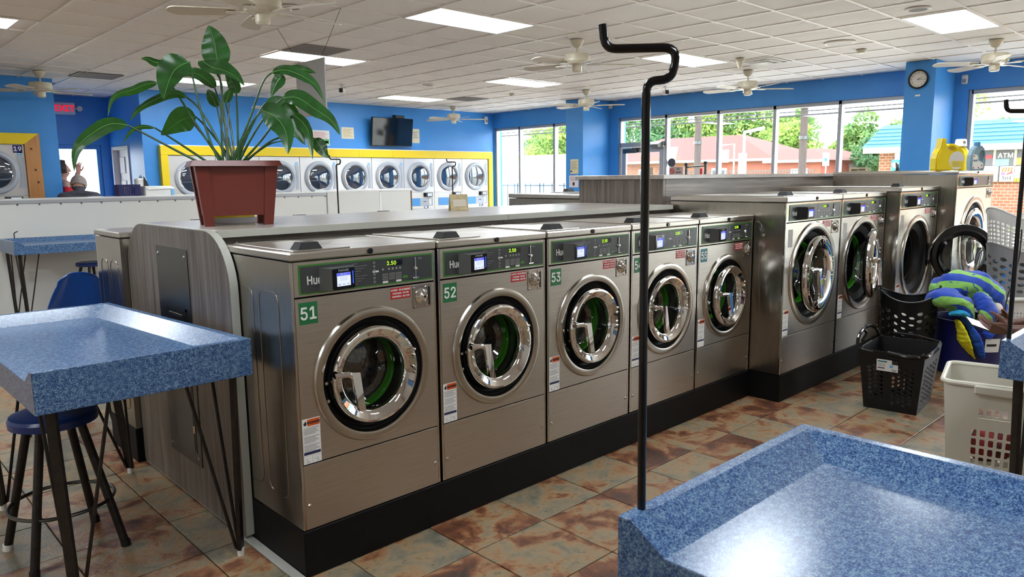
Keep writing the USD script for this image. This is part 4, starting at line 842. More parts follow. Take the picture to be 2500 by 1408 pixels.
for sy in (-1, 1):
    c = obj('leaf', MB().hull([(x, sy*(y+e), z) for x in (-0.065, 0.065) for y, z in ((0.045, 0.0), (0.002, 0.115)) for e in (0, 0.002)]), GOLD, t, smooth=False)
    obj('picture', MB().hull([(x, sy*(y+e), z) for x in (-0.045, 0.05) for y, z in ((0.0365, 0.028), (0.0175, 0.078)) for e in (0.001, 0.003)]), P('card_picture', (120, 98, 70), 0.4) if sy > 0 else P('card_light', (214, 206, 190), 0.4), c, smooth=False)

# ------------------------------------------------------------------ dryer wall
yf = YB-0.09
def icon(m, x, z, w, y): return m.box(x-w/2, x+w/2, y-0.002, y, z-w/2, z+w/2)
def dryer(x, label, yfr=yf, z0=0.0, number=None, group='stacked dryers in the yellow frame'):
    t = thing('stacked_dryer', label, 'dryer', (x, yfr, z0), group=group); W = 0.802; h = W/2
    obj('cabinet', MB().box(-h, h, 0.014, 0.085 if number is None else 0.085, 0.02, 2.13), DRYER, t, smooth=False)
    obj('upper_panel', MB().box(-h+0.002, h-0.002, 0, 0.014, 1.395, 2.128, 0.003), DRYER, t)
    obj('lower_panel', MB().box(-h+0.002, h-0.002, 0, 0.014, 0.06, 1.04, 0.003), DRYER, t)
    st = obj('control_strip', MB().box(-h+0.002, h-0.002, 0, 0.014, 1.044, 1.391, 0.002), WHITEPL, t)
    for zc_, nm in ((1.735, 'upper'), (0.69, 'lower')):
        d = obj(f'{nm}_door', MB().lathe([(0.315, -0.002), (0.318, 0.012), (0.30, 0.034), (0.262, 0.040), (0.238, 0.026), (0.230, 0.012)], 48, (0, 0, zc_), '-y'), DRYGREY, t)
        obj('glass', MB().lathe([(0.232, 0.012), (0.19, 0.024), (0.10, 0.036), (0, 0.039)], 40, (0, 0, zc_), '-y'), BULGE, d)
        obj('rim', MB().tube([(0.231*math.cos(2*math.pi*i/40), -0.018, zc_+0.231*math.sin(2*math.pi*i/40)) for i in range(40)], 0.006, 6, closed=True), STEEL_SMOOTH, d)
        a = np.linspace(math.radians(150), math.radians(212), 10)
        obj('door_grip', MB().tube([(0.262*math.cos(w), -0.040, zc_+0.262*math.sin(w)) for w in a], 0.019, 8), WHITEPL, d)
        obj('latch_plate', MB().poly(Polygon([(0.30, zc_-0.22), (0.375, zc_-0.22), (0.375, zc_+0.22), (0.285, zc_+0.24), (0.325, zc_+0.10), (0.33, zc_-0.08)]), 0.008, (0, 0, 0)), DRYGREY, t, smooth=False)
        ic = obj('badge', icon(MB(), 0.335, zc_+0.265, 0.055, 0), LIGHTBLUE, t, smooth=False); obj('badge_mark', icon(MB(), 0.335, zc_+0.265, 0.020, -0.002), WHITE, ic, smooth=False)
    r = obj('card_reader', MB().hull([(x_, y_, z_) for x_, y_ in ((0.10, 0), (0.33, 0), (0.13, -0.05), (0.31, -0.06)) for z_ in (1.30, 1.385)]), BLACK, st)
    obj('screen', MB().box(0.17, 0.295, -0.062, -0.057, 1.312, 1.374), SCREEN, r, smooth=False)
    obj('coin_panel', MB().box(-0.30, 0.36, -0.004, 0, 1.10, 1.275, 0.002), DRYGREY, st, smooth=False); obj('blue_panel', MB().box(-0.29, 0.0, -0.006, -0.004, 1.105, 1.27), DRYBLUE, st, smooth=False)
    obj('coin_plate', MB().box(0.24, 0.31, -0.008, -0.004, 1.12, 1.255, 0.002), WHITEPL, st); obj('start_mark', MB().box(0.09, 0.17, -0.006, -0.004, 1.19, 1.205), NAVYPRINT, st, smooth=False)
    obj('time_display', MB().box(0.11, 0.22, -0.006, 0, 1.05, 1.095), NAVYPRINT, st, smooth=False); obj('time_screen', MB().box(0.12, 0.19, -0.0075, -0.006, 1.056, 1.09), SCREEN, st, smooth=False)
    if number:
        n = obj('number_sticker', MB().box(0.26, 0.375, -0.002, 0, 2.01, 2.12), P('sticker_indigo', (40, 34, 110), 0.5), t, smooth=False); obj('number', TXT(number, 0.062, (0.318, -0.003, 2.035), bold=True), WHITE, n)
    return t
XD = [3.575+0.8068*k for k in range(9)]
dn = ['first', 'second', 'third', 'fourth', 'fifth', 'sixth', 'seventh', 'eighth', 'last']
dl9 = ['stacked dryer at the left end of the yellow frame, behind the planter', 'stacked dryer hidden behind the planter', 'stacked dryer just right of the planter', 'stacked dryer behind the thin hook pole', 'stacked dryer below the cream paper notice', 'stacked dryer below the television, left half', 'stacked dryer at the right end of the white partition', 'stacked dryer behind the second hook pole', 'stacked dryer at the right end of the yellow frame']
pd = dryer(XD[0], dl9[0])
for k in range(1, 9): dup(pd, (XD[k], yf, 0), 0, dl9[k])
fr = thing('yellow_frame', 'yellow painted board frame around the row of dryers', 'frame', (0, 0, 0))
for a, b in ((3.05, 6.9), (6.9, 7.72), (7.72, 10.56)): obj('top_board', MB().box(a+0.001, b-0.001, yf-0.03, YB, 2.135, 2.29, 0.003), YELLOW, fr)
obj('side_board', MB().box(3.05, 3.17, yf-0.03, YB, 0, 2.134, 0.003), YELLOW, fr); obj('side_board', MB().box(10.435, 10.56, yf-0.03, YB, 0, 2.134, 0.003), YELLOW, fr)
cap = MB(); cap.box(3.05, 10.56, yf-0.01, YB, 2.29, 2.305); obj('caulk_strip', cap, WHITE, fr, smooth=False)
# left wall dryer with its yellow and pine frame
dryer(0.628, 'dryer with sticker 19 at the left picture edge, in a pine and yellow frame', YL-0.09, 0.112, '19', group=None)
t = thing('pine_frame', 'bare pine and yellow board frame beside dryer 19', 'frame', (0, 0, 0))
obj('side_board', MB().hull([(x, y, z) for x, y in ((1.032, YL-0.12), (1.225, YL-0.12), (1.032, YL), (1.225, YL)) for z in (0.0, 2.245)]+[(1.225, YL-0.12, 2.40), (1.225, YL, 2.40)]), PINE, t, smooth=False)
obj('top_board', MB().hull([(x, y, z) for x in (-3.0,) for y in (YL-0.12, YL) for z in (2.245, 2.40)]+[(1.03, YL-0.12, 2.245), (1.03, YL, 2.245), (1.222, YL-0.12, 2.40), (1.222, YL, 2.40)]), YELLOW, t, smooth=False)
for xx, zz in ((1.11, 2.18), (1.14, 1.88), (1.16, 1.70)):
    obj('knot', MB().lathe([(0, 0.003), (0.012, 0.002), (0.016, 0)][::-1], 12, (xx, YL-0.12, zz), '-y'), P('knot_brown', (92, 50, 26), 0.6), t)

# television and notices
t = thing('television', 'flat black television on the blue wall above the dryers', 'television', (7.685, YB-0.03, 2.66))
def tv(v): a = math.radians(7); c, s = math.cos(a), math.sin(a); return np.stack([v[:, 0], v[:, 1]*c-v[:, 2]*s, v[:, 1]*s+v[:, 2]*c], 1)+np.array([0, -0.14, 0])
obj('housing', MB().box(-0.51, 0.51, -0.03, 0.03, -0.29, 0.29, 0.01).xf(tv), BLACK, t); obj('screen', MB().box(-0.497, 0.497, -0.033, -0.029, -0.272, 0.277).xf(tv), P('tv_screen', (10, 12, 16), 0.06), t, smooth=False)
obj('bracket', MB().box(-0.1, 0.1, -0.12, 0, -0.12, 0.12, 0.01), BLACK, t)
obj('set_top_box', MB().box(0.05, 0.27, -0.05, 0.09, 0.292, 0.35, 0.006).xf(tv), BLACK, t)
def notice(name, label, cat, o, right, w, h, mat, marks):
    t = thing(name, label, cat, (0, 0, 0)); r = np.asarray(right, float)
    s = obj('sheet', MB().frame(np.asarray(o, float), r, (0, 0, 1), w, h, 0.003), mat, t, smooth=False)
    for mt, rects in marks:
        m = MB()
        for a, b, c, d in rects: m.frame(np.asarray(o, float), r, (0, 0, 1), w*(c-a), h*(d-b), 0.0042, w*a, h*b)
        obj('print', m, mt, s, smooth=False)
    return t
rows = lambda n, a, b, x0=0.12, x1=0.88: [(x0, a+(b-a)*i/n, x1-0.16*((i*7) % 3)/2, a+(b-a)*(i+0.4)/n) for i in range(n)]
notice('poster', 'white wall notice with pink lines and a green and orange patch, behind the plant', 'notice', (5.92, YB, 2.36), (1, 0, 0), 0.39, 0.29, PAPERW, [(PINKPRINT, rows(6, 0.48, 0.92)), (P('print_green', (70, 160, 80), 0.6), [(0.56, 0.08, 0.96, 0.42)]), (ORANGE, [(0.6, 0.16, 0.92, 0.3)])])
notice('poster', 'cream paper notice on the blue wall left of the television', 'notice', (6.585, YB, 2.505), (1, 0, 0), 0.285, 0.225, PAPER, [(P('print_faint', (186, 170, 130), 0.6), rows(7, 0.15, 0.9))])
notice('poster', 'tall cream paper notice on the blue wall right of the television', 'notice', (8.30, YB, 2.46), (1, 0, 0), 0.215, 0.30, PAPER, [(GREYPRINT, rows(4, 0.35, 0.85, 0.2, 0.85))])
cA, cB = PX((1393, 389), 9.86), PX((1412, 424), 9.86)
notice('poster', 'yellowish paper notice on the far blue column', 'notice', (9.86, cA[1], cB[2]), (0, -1, 0), cA[1]-cB[1], cA[2]-cB[2], P('paper_tan', (216, 204, 160), 0.6), [(GREYPRINT, rows(7, 0.3, 0.92)), (BLACKPRINT, [(0.02, 0.12, 0.22, 0.22)])])
cA, cB = PX((1390, 428), 9.86), PX((1412, 457), 9.86)
notice('poster', 'pinkish white paper notice below the yellowish one on the far column', 'notice', (9.86, cA[1], cB[2]), (0, -1, 0), cA[1]-cB[1], cA[2]-cB[2], P('paper_pink', (216, 204, 210), 0.6), [(GREYPRINT, rows(4, 0.55, 0.92)), (BLACKPRINT, [(0.38, 0.15, 0.6, 0.42)])])
t = thing('wall_frame', 'small dark picture frame edge on the far column side by the window', 'frame', (0, 0, 0)); c = PX((1378, 333), 10.3)
obj('frame', MB().poly(Polygon([(0, 0.35), (-0.12, 0.32), (-0.06, 0.0)]).difference(Polygon([(0, 0.35), (-0.12, 0.32), (-0.06, 0.0)]).buffer(-0.025)), 0.03, (10.2, 7.46, c[2]-0.17), (0, -1, 0), (0, 0, 1)), DARKSTEEL, t, smooth=False)
# signs in the front window
cA, cB = PX((1630, 408), 10.66), PX((1663, 428), 10.66)
w, h = cA[1]-cB[1], cA[2]-cB[2]; o = (10.72, cA[1], cB[2])
t = notice('window_sign', 'grey NO SMOKING sign in the front window right of the door', 'sign', o, (0, -1, 0), w, h, P('sign_taupe', (176, 158, 152), 0.5), [])
obj('lettering', TXT('NO', h*0.2, (o[0]-0.004, o[1]-w*0.66, o[2]+h*0.66), (0, -1, 0), bold=True), BLACKPRINT, t); obj('lettering', TXT('SMOKING', h*0.16, (o[0]-0.004, o[1]-w*0.66, o[2]+h*0.3), (0, -1, 0), bold=True, squash=0.72), BLACKPRINT, t)
rg = MB(); ccn = np.array([o[0]-0.004, o[1]-w*0.2, o[2]+h*0.52]); rr = h*0.28
rg.tube([ccn+np.array([0, -rr*math.cos(2*math.pi*i/24), rr*math.sin(2*math.pi*i/24)]) for i in range(24)], 0.008, 6, closed=True); rg.tube([ccn+np.array([0, rr*0.7, rr*0.7]), ccn+np.array([0, -rr*0.7, -rr*0.7])], 0.007, 6)
obj('forbidden_ring', rg, REDSTICK, t); obj('cigarette', MB().tube([ccn+np.array([0, rr*0.5, 0]), ccn+np.array([0, -rr*0.5, 0])], 0.007, 6), BLACKPRINT, t)
obj_top('window_sticker', 'round dark sticker on the front window above the no smoking sign', 'sticker', MB().lathe([(0.085, 0), (0.085, 0.003), (0, 0.003)], 28).xf(lambda v: np.stack([-v[:, 2], -v[:, 1], v[:, 0]], 1)), P('dark_sticker', (62, 66, 78), 0.5), tuple(PX((1640, 397), 10.78)))
cA, cB = PX((1561, 410), 10.66), PX((1588, 430), 10.66)
notice('window_sign', 'small beige sign on the glass door behind the black pole', 'sign', (10.745, cA[1], cB[2]), (0, -1, 0), cA[1]-cB[1], cA[2]-cB[2], P('sign_beige', (196, 180, 160), 0.5), [(GREYPRINT, rows(3, 0.3, 0.8))])
cA, cB = PX((2059, 409), 10.5), PX((2105, 424), 10.5)
notice('window_sign', 'small tan sign with dark lettering on the window above the largest washer lid', 'sign', (10.72, cA[1], cB[2]), (0, -1, 0), cA[1]-cB[1], cA[2]-cB[2], P('sign_tan', (206, 190, 160), 0.5), [(P('print_olive', (110, 96, 56), 0.5), [(0.12, 0.45, 0.46, 0.75), (0.5, 0.5, 0.86, 0.78)])])
# laundry cart uprights by the window
t = thing('laundry_cart', 'dark metal cart with two uprights and a crossbar before the front window', 'cart', (0, 0, 0))
pa, pb, pc = PX((1676, 402), 10.1), PX((1723, 398), 10.1), PX((1700, 405), 10.1)
for q in (pa, pb): obj('upright', MB().box(10.08, 10.12, q[1]-0.02, q[1]+0.02, 0.1, q[2], 0.004), DARKSTEEL, t); obj('knob', MB().box(10.07, 10.13, q[1]-0.03, q[1]+0.03, q[2]-0.02, q[2]+0.03, 0.008), BLACK, t)
obj('crossbar', MB().tube([(10.1, pa[1], pc[2]-0.02), (10.1, pb[1], pc[2]+0.0)], 0.014, 8), DARKSTEEL, t); obj('basket', MB().box(9.85, 10.35, pb[1]+0.02, pa[1]-0.02, 0.35, 0.75, 0.02), DARKSTEEL, t)
for sx in (9.88, 10.32):
    for sy in (pa[1]-0.04, pb[1]+0.04): obj('castor', MB().lathe([(0.0, -0.015), (0.05, -0.015), (0.05, 0.015), (0, 0.015)], 14).xf(lambda v: np.stack([v[:, 2], v[:, 0], v[:, 1]], 1)).move((sx, sy, 0.05)), RUBBER, t)
obj('red_strap', MB().box(10.06, 10.09, pb[1]+0.05, pb[1]+0.09, pb[2]-0.28, pb[2]-0.09, 0.004), REDSTICK, t)

# ------------------------------------------------------------------ white partition with its ledge, and things on it
YP = 8.52
t = thing('white_partition', 'long white partition with a metal capped ledge, in front of the dryers', 'partition', (0, 0, 0))
xs = [-5.0, -1.2, 3.13, 5.05]
for a, b in zip(xs, xs[1:]): obj('panel', MB().box(a+0.004, b-0.004, YP, YP+0.03, 0.0, 1.46), WHITEMEL, t, smooth=False)
obj('ledge', MB().box(-5.0, 5.045, YP-0.012, YP+0.38, 1.468, 1.492, 0.004), WHITEMEL, t)
obj('edge_strip', MB().box(-5.0, 5.045, YP-0.016, YP-0.010, 1.43, 1.470, 0.002), ALU, t)
for k in range(26): obj('screw', MB().lathe([(0, 0.008), (0.008, 0.006), (0.012, 0)][::-1], 8, (-1.1+0.245*k if k < 26 else 0, YP, 1.415), '-y'), DARKSTEEL, t)
PB2 = 0.02
for a, b in ((5.06, 6.10), (6.13, 6.78)): obj('panel', MB().box(a, b, YP-PB2, YP+0.03, 0, 1.475), WHITEMEL, t, smooth=False)
obj('seam_strip', MB().box(6.10, 6.13, YP-PB2-0.006, YP, 0, 1.47), WHITE, t, smooth=False)
obj('ledge', MB().box(5.05, 6.80, YP-0.03, YP+0.38, 1.478, 1.512, 0.004), WHITE, t)
obj('end_board', MB().poly(Polygon([(YP-0.03, 0), (YP-0.03, 1.478), (YP+0.08, 1.44), (YP+0.42, 1.22), (YP+0.42, 0)]), 0.02, (6.785, 0, 0), (0, 1, 0), (0, 0, 1)), noisy('brown_board', (120, 84, 52), (150, 110, 72), (10, 1, 1), 3, rough=0.5), t, smooth=False)
obj('end_edge', MB().hull([(6.78, YP+0.06, 1.455), (6.82, YP+0.06, 1.455), (6.78, YP+0.43, 1.225), (6.82, YP+0.43, 1.225), (6.78, YP+0.06, 1.44), (6.82, YP+0.06, 1.44), (6.78, YP+0.43, 1.21), (6.82, YP+0.43, 1.21)]).box(6.78, 6.82, YP+0.415, YP+0.43, 0, 1.21), WHITE, t, smooth=False)
LZ = 1.493; yl = YP+0.18
def led(px): return PY((px, 470), yl)[0]
def perforated(W_, H_, cols, rws, shape, margin=(0.08, 0.1)):
    """cells of a sheet with holes: list of (x0, x1, polygon)"""
    out = []; cw = W_/cols
    for i in range(cols):
        c = sbox(i*cw, 0, (i+1)*cw, H_)
        for j in range(rws):
            hh = shape(i, j, cw)
            if hh is not None: c = c.difference(hh)
        out.append(c)
    return out
t = thing('navy_basket', 'small navy blue plastic basket on the white partition ledge', 'basket', (0, 0, 0)); xa, xb = led(285), led(338)
def hole(i, j, cw): return Point((i+0.5)*cw, 0.03+0.028*j+0.012*(i % 2)).buffer(0.0085, quad_segs=2) if 3 <= i < 9 and j < 4 else None
for yy in (yl-0.1, yl+0.1):
    m = MB()
    for c in perforated(xb-xa, 0.155, 12, 4, hole): m.poly(c, 0.004, (xa, yy, LZ))
    obj('side', m, NAVY, t, smooth=False)
for xx in (xa, xb): obj('end', MB().box(xx-0.003, xx+0.003, yl-0.1, yl+0.1, LZ, LZ+0.155), NAVY, t, smooth=False)
obj('base', MB().box(xa, xb, yl-0.1, yl+0.1, LZ, LZ+0.005), NAVY, t, smooth=False); obj('rim', MB().tube([(xa, yl-0.1, LZ+0.155), (xb, yl-0.1, LZ+0.155), (xb, yl+0.1, LZ+0.155), (xa, yl+0.1, LZ+0.155)], 0.007, 6, closed=True), NAVY, t)
t = thing('cardboard_box', 'open white cardboard box on the white partition ledge', 'box', (0, 0, 0)); xa, xb = led(349), led(412)
for b in ((xa, xb, yl-0.1, yl-0.096), (xa, xb, yl+0.096, yl+0.1), (xa, xa+0.004, yl-0.1, yl+0.1), (xb-0.004, xb, yl-0.1, yl+0.1)): obj('side', MB().box(*b, LZ, LZ+0.135), WHITE, t, smooth=False)
obj('flap', MB().hull([(xa, yl-0.1, LZ+0.135), (xb, yl-0.1, LZ+0.135), (xa+0.04, yl-0.13, LZ+0.085), (xb+0.06, yl-0.13, LZ+0.10), (xa, yl-0.102, LZ+0.133), (xb, yl-0.102, LZ+0.133)]), PAPERW, t, smooth=False); obj('flap', MB().box(xa, xb, yl+0.1, yl+0.24, LZ+0.132, LZ+0.135), WHITE, t, smooth=False)
obj_top('detergent_pack', 'small light blue pack beside the white box on the ledge', 'pack', MB().box(led(421)-0.018, led(421)+0.018, yl-0.03, yl+0.02, LZ, LZ+0.09, 0.006), LIGHTBLUE)
t = thing('ticket_machine', 'small white machine with dark front standing behind the white box', 'machine', (led(362), yl+0.24, LZ-0.02))
obj('ledge_stand', MB().box(-0.09, 0.09, -0.06, 0.10, 0.0, 0.12, 0.01), BLACK, t); obj('body', MB().box(-0.085, 0.06, -0.05, 0.09, 0.12, 0.27, 0.02), WHITEPL, t); obj('dark_panel', MB().hull([(0.0, -0.055, 0.11), (0.085, -0.055, 0.13), (0.01, -0.055, 0.30), (0.05, -0.05, 0.24), (0.06, 0.02, 0.13)]), BLACK, t); obj('top_spout', MB().hull([(-0.05, 0, 0.26), (0.03, 0.02, 0.26), (-0.01, 0.0, 0.33), (-0.03, 0.04, 0.26)]), P('dark_teal', (40, 84, 96), 0.4), t)
# ------------------------------------------------------------------ laundry baskets
def wrap_basket(t, name, cols, rws, r0, r1, h, shape, mat, th=0.005, top=None, z0=0.0, squash=1.0, seg=2):
    """round basket wall: one strip per column of holes, bent round; r0, r1: radius at the foot and the rim; top(angle): extra height"""
    m = MB(); cw = 1.0/cols
    for i in range(cols):
        for s_ in range(seg):
            xa, xb = i*cw+cw*s_/seg, i*cw+cw*(s_+1)/seg
            c = sbox(xa, 0, xb, 1.0)
            for j in range(rws):
                hh = shape(i, j, cw)
                if hh is not None: c = c.difference(hh)
            q = MB().poly(c, th, (0, 0, 0), (1, 0, 0), (0, 1, 0)); v, f = q.get()
            a = v[:, 0]*2*math.pi; k = v[:, 1]; hz = h+(top(a) if top else 0); r = r0+(r1-r0)*k+v[:, 2]
            m.add(np.stack([r*np.cos(a), r*np.sin(a)*squash, z0+k*hz], 1), f)
    return obj(name, m, mat, t, smooth=False)
def rim_ring(t, r, z, mat, th=0.012, top=None, squash=1.0):
    a = np.linspace(0, 2*math.pi, 49)[:-1]; e = top(a) if top else np.zeros(48)
    return obj('rim', MB().tube([(r*math.cos(w), r*math.sin(w)*squash, z+q) for w, q in zip(a, e)], th, 8, closed=True), mat, t)
# tall black round basket with oval holes
vd = math.atan2(5.4-CAM[0], -0.62-CAM[1])
t = thing('round_basket', 'tall black flexible round basket with oval holes, beside the blanket tub', 'basket', (5.33, -0.60, 0), 0)
aw = math.degrees(-vd)
top = lambda a: 0.04*(np.cos(2*(a-math.radians(aw)))-0.6)*1.0
def oval(i, j, cw):
    z = 0.12+0.095*j+(0.0475 if i % 2 else 0)
    if z > 0.86: return None
    return affinity.scale(Point((i+0.5)*cw, z).buffer(1.0, quad_segs=3), cw*0.42, 0.028)
wrap_basket(t, 'wall', 22, 9, 0.185, 0.225, 0.70, oval, BLACKBASKET, top=top)
rim_ring(t, 0.228, 0.70, BLACKBASKET, 0.008, top)
obj('base', MB().lathe([(0, 0.0), (0.186, 0.0), (0.19, 0.03), (0.18, 0.012), (0, 0.010)], 40), BLACKBASKET, t)
for sg in (0, math.pi):
    a = math.radians(aw)+sg; c, s = math.cos(a), math.sin(a)
    obj('handle_loop', MB().tube([(0.226*math.cos(a+w), 0.226*math.sin(a+w), 0.70+float(top(np.array(a)))+0.045*math.sin(math.pi*(w+0.28)/0.56)+0.0) for w in np.linspace(-0.28, 0.28, 9)], 0.009, 8), BLACKBASKET, t)
# square black basket with diamond holes and a broken rim
def square_basket(t, w0, d0, w1, d1, h, mat, pattern, th=0.005):
    for k in range(4):
        wid0, wid1, dd0, dd1 = ((w0, w1, d0, d1), (d0, d1, w0, w1))[k % 2]
        c = sbox(0, 0, 1, 1)
        for hh in pattern(k): c = c.difference(hh)
        m = MB(); strips = 10
        for i in range(strips):
            q = c.intersection(sbox(i/strips, 0, (i+1)/strips, 1))
            if q.is_empty: continue
            b = MB().poly(q, th, (0, 0, 0), (1, 0, 0), (0, 1, 0)); v, f = b.get(); s = v[:, 1]
            m.add(np.stack([(v[:, 0]-0.5)*(wid0+(wid1-wid0)*s), -(dd0+(dd1-dd0)*s)/2-v[:, 2], s*h], 1), f)
        m.rotz(k*math.pi/2); obj('side', m, mat, t, smooth=False)
    for sx in (-1, 1):
        for sy in (-1, 1): obj('corner_rib', MB().hull([(sx*(a/2-e), sy*(b/2-e2), z) for a, b, z in ((w0, d0, 0), (w1, d1, h)) for e in (-0.004, 0.014) for e2 in (-0.004, 0.014)]), mat, t)
    obj('base', MB().box(-w0/2, w0/2, -d0/2, d0/2, 0, 0.006), mat, t, smooth=False)
t = thing('square_basket', 'black square laundry basket with diamond holes and a bent broken rim', 'basket', (4.345, -0.885, 0), -84)
def diamonds(k):
    out = []
    for i in range(8 if k % 2 == 0 else 9):
        for j in range(9):
            x, z = 0.14+0.103*i*(1 if k % 2 == 0 else 0.9), 0.14+0.072*j+(0.036 if i % 2 else 0)
            if z > 0.76 or x > 0.88 or (k % 2 == 0 and 3 <= i <= 4 and False): continue
            if k % 2 == 0 and (i in (3,) or (i < 3 and z < 0.2)): continue
            out.append(Polygon([(x-0.040, z), (x, z-0.032), (x+0.040, z), (x, z+0.032)]))
    return out
square_basket(t, 0.34, 0.46, 0.42, 0.56, 0.44, BLACKBASKET, diamonds)
obj('handle_bar', MB().tube(bend([(-0.02, -0.29, 0.435), (0.10, -0.30, 0.425), (0.215, -0.285, 0.435), (0.225, -0.18, 0.44), (0.222, 0.05, 0.44)], 0.05), 0.017, 10), BLACKGLOSS, t)
obj('rim_piece', MB().tube([(0.215, 0.10, 0.44), (0.20, 0.285, 0.445), (0.05, 0.288, 0.47), (-0.12, 0.285, 0.475)], 0.008, 8).tube([(-0.215, 0.05, 0.44), (-0.215, -0.2, 0.44), (-0.19, -0.285, 0.435), (-0.12, -0.287, 0.43)], 0.006, 8), BLACKBASKET, t)
obj('broken_handle', MB().tube(bend([(-0.21, 0.26, 0.44), (-0.235, 0.25, 0.50), (-0.25, 0.12, 0.545), (-0.262, -0.02, 0.54), (-0.27, -0.10, 0.50), (-0.265, -0.14, 0.44)], 0.04), 0.012, 8).tube(bend([(-0.262, -0.02, 0.54), (-0.245, 0.02, 0.50), (-0.255, -0.06, 0.45)], 0.02), 0.010, 8), BLACKGLOSS, t)
lb = obj('label', MB().frame((-0.09, -0.279, 0.30), (1, 0, 0), (0, -0.11, 0.994), 0.14, 0.085, 0.002, 0, 0), PAPERW, t, smooth=False)
def lbl(x, z, w, h, mat): obj('label_print', MB().frame((-0.09, -0.2795, 0.30), (1, 0, 0), (0, -0.11, 0.994), w, h, 0.0025, x, z), mat, lb, smooth=False)
lbl(0.008, 0.066, 0.06, 0.010, P('print_teal', (40, 110, 120), 0.5)); lbl(0.008, 0.018, 0.045, 0.008, P('print_plum', (90, 60, 90), 0.5)); lbl(0.10, 0.055, 0.04, 0.03, BLACKPRINT); lbl(0.085, 0.03, 0.024, 0.018, LIGHTBLUE); lbl(0.10, 0.006, 0.03, 0.012, GREYPRINT)
for i in range(3): lbl(0.008, 0.036+0.008*i, 0.05, 0.003, GREYPRINT)
# navy tub
TB = np.array([5.72, -0.98, 0])
t = thing('laundry_tub', 'dark blue plastic tub with a white label, heaped with a bright blanket', 'tub', TB)
obj('tub_wall', MB().lathe([(0, 0), (0.235, 0), (0.25, 0.015), (0.285, 0.45), (0.30, 0.455), (0.30, 0.475), (0.278, 0.475), (0.242, 0.03), (0, 0.02)], 56), NAVY, t)
dvw = (TB-CAM)[:2]; dvw /= np.linalg.norm(dvw); rtv = np.array([_r0[0], _r0[1], 0])
for k in range(9):
    a = 0.12+0.06*(k-4)
lm = MB(); a0 = math.atan2(-dvw[1], -dvw[0])
fv = []
for i in range(7):
    a = a0+0.40+0.075*i; fv += [(0.272*math.cos(a), 0.272*math.sin(a), 0.23), (0.2812*math.cos(a), 0.2812*math.sin(a), 0.345)]
lq = obj('label', MB().add(fv, [(2*i, 2*i+2, 2*i+3, 2*i+1) for i in range(6)]), PAPERW, t)
fv = []
for i in range(5):
    a = a0+0.44+0.075*i; fv += [(0.2765*math.cos(a), 0.2765*math.sin(a), 0.28), (0.2795*math.cos(a), 0.2795*math.sin(a), 0.30)]
obj('label_print', MB().add(fv, [(2*i, 2*i+2, 2*i+3, 2*i+1) for i in range(4)]), BLACKPRINT, lq)
# blanket: quilted cloth heaped over the tub, one flap hanging to the front
BLK = G('blanket_pattern', {'t': TC, 'm': ('mapping', {'rotation': (0.5, 0.9, 0.35), 'scale': (1.0, 1.0, 1.0)}), 'w': ('wave_texture', {'wave_type': 'bands', 'scale': 0.85, 'distortion': 4.5, 'detail': 1.5, 'detail_scale': 1.3}), 'n': ('noise_texture', {'scale': 9.0, 'detail': 2.0, 'distortion': 1.2}),
         'r': ('rgb_ramp', {'interpolate': False, 'ramp': [(0.0, lin((22, 68, 176))), (0.42, lin((138, 196, 92))), (0.88, lin((22, 68, 176)))]}), 'r2': ('rgb_ramp', {'interpolate': False, 'ramp': [(0, (0, 0, 0)), (0.63, (1, 1, 1))]}), 'mx': ('mix_color', {'b': lin((28, 84, 190))}), 'p': ('principled_bsdf', {'roughness': 0.85, 'sheen_weight': 0.2})},
         [('t.object', 'm.vector'), ('m.vector', 'w.vector'), ('t.object', 'n.vector'), ('w.fac', 'r.fac'), ('n.fac', 'r2.fac'), ('r2.color', 'mx.fac'), ('r.color', 'mx.a'), ('mx.result', 'p.base_color')])
t = thing('blanket', 'blue and light green patterned blanket heaped on the blue tub', 'blanket', (TB[0], TB[1], 0))
fw = np.array([-dvw[0], -dvw[1], 0]); rv = rtv
def bp(u, v, w): return rv*(u-0.03)+fw*v+np.array([0, 0, w+0.05])     # picture-right, towards the viewer, up: the blanket's own axes
def cushion(path, radii, seed, amp=0.035, flat=0.75, n=60, ns=36):
    c = spline(path, n); r = np.interp(np.linspace(0, 1, n), np.linspace(0, 1, len(radii)), radii); g = np.linspace(0, 2*math.pi, ns, endpoint=False); V = []
    T = np.gradient(c, axis=0); T /= np.linalg.norm(T, axis=1, keepdims=True); upv = np.array([0.05, 0.05, 1.0])
    for i in range(n):
        a = np.cross(T[i], upv); a /= np.linalg.norm(a)+1e-9; b = np.cross(a, T[i]); end = math.sin(math.pi*min(1, max(0, (i+0.5)/n)))**0.33
        for w in g: V.append(c[i]+(a*math.cos(w)+b*math.sin(w)*flat)*r[i]*end)
    V = np.array(V); nz = meshkit.fbm(V*9+seed, 4, seed)-0.5; cen = np.repeat(c, ns, 0); d = V-cen; d /= np.linalg.norm(d, axis=1, keepdims=True)+1e-9
    q = np.abs(np.sin(np.arange(n)*0.55))[:, None].repeat(ns, 1).ravel()*0.004
    V = V+d*(nz[:, None]*amp*2.6+q[:, None])
    f = [(i*ns+j, i*ns+(j+1) % ns, (i+1)*ns+(j+1) % ns, (i+1)*ns+j) for i in range(n-1) for j in range(ns)]
    return MB().add(V, f)
obj('fold', cushion([bp(-0.30, 0.05, 0.56), bp(-0.20, 0.02, 0.68), bp(0.0, 0.0, 0.68), bp(0.18, 0.0, 0.58), bp(0.30, 0.05, 0.46)], [0.13, 0.17, 0.19, 0.17, 0.12], 3), BLK, t, smooth=True)
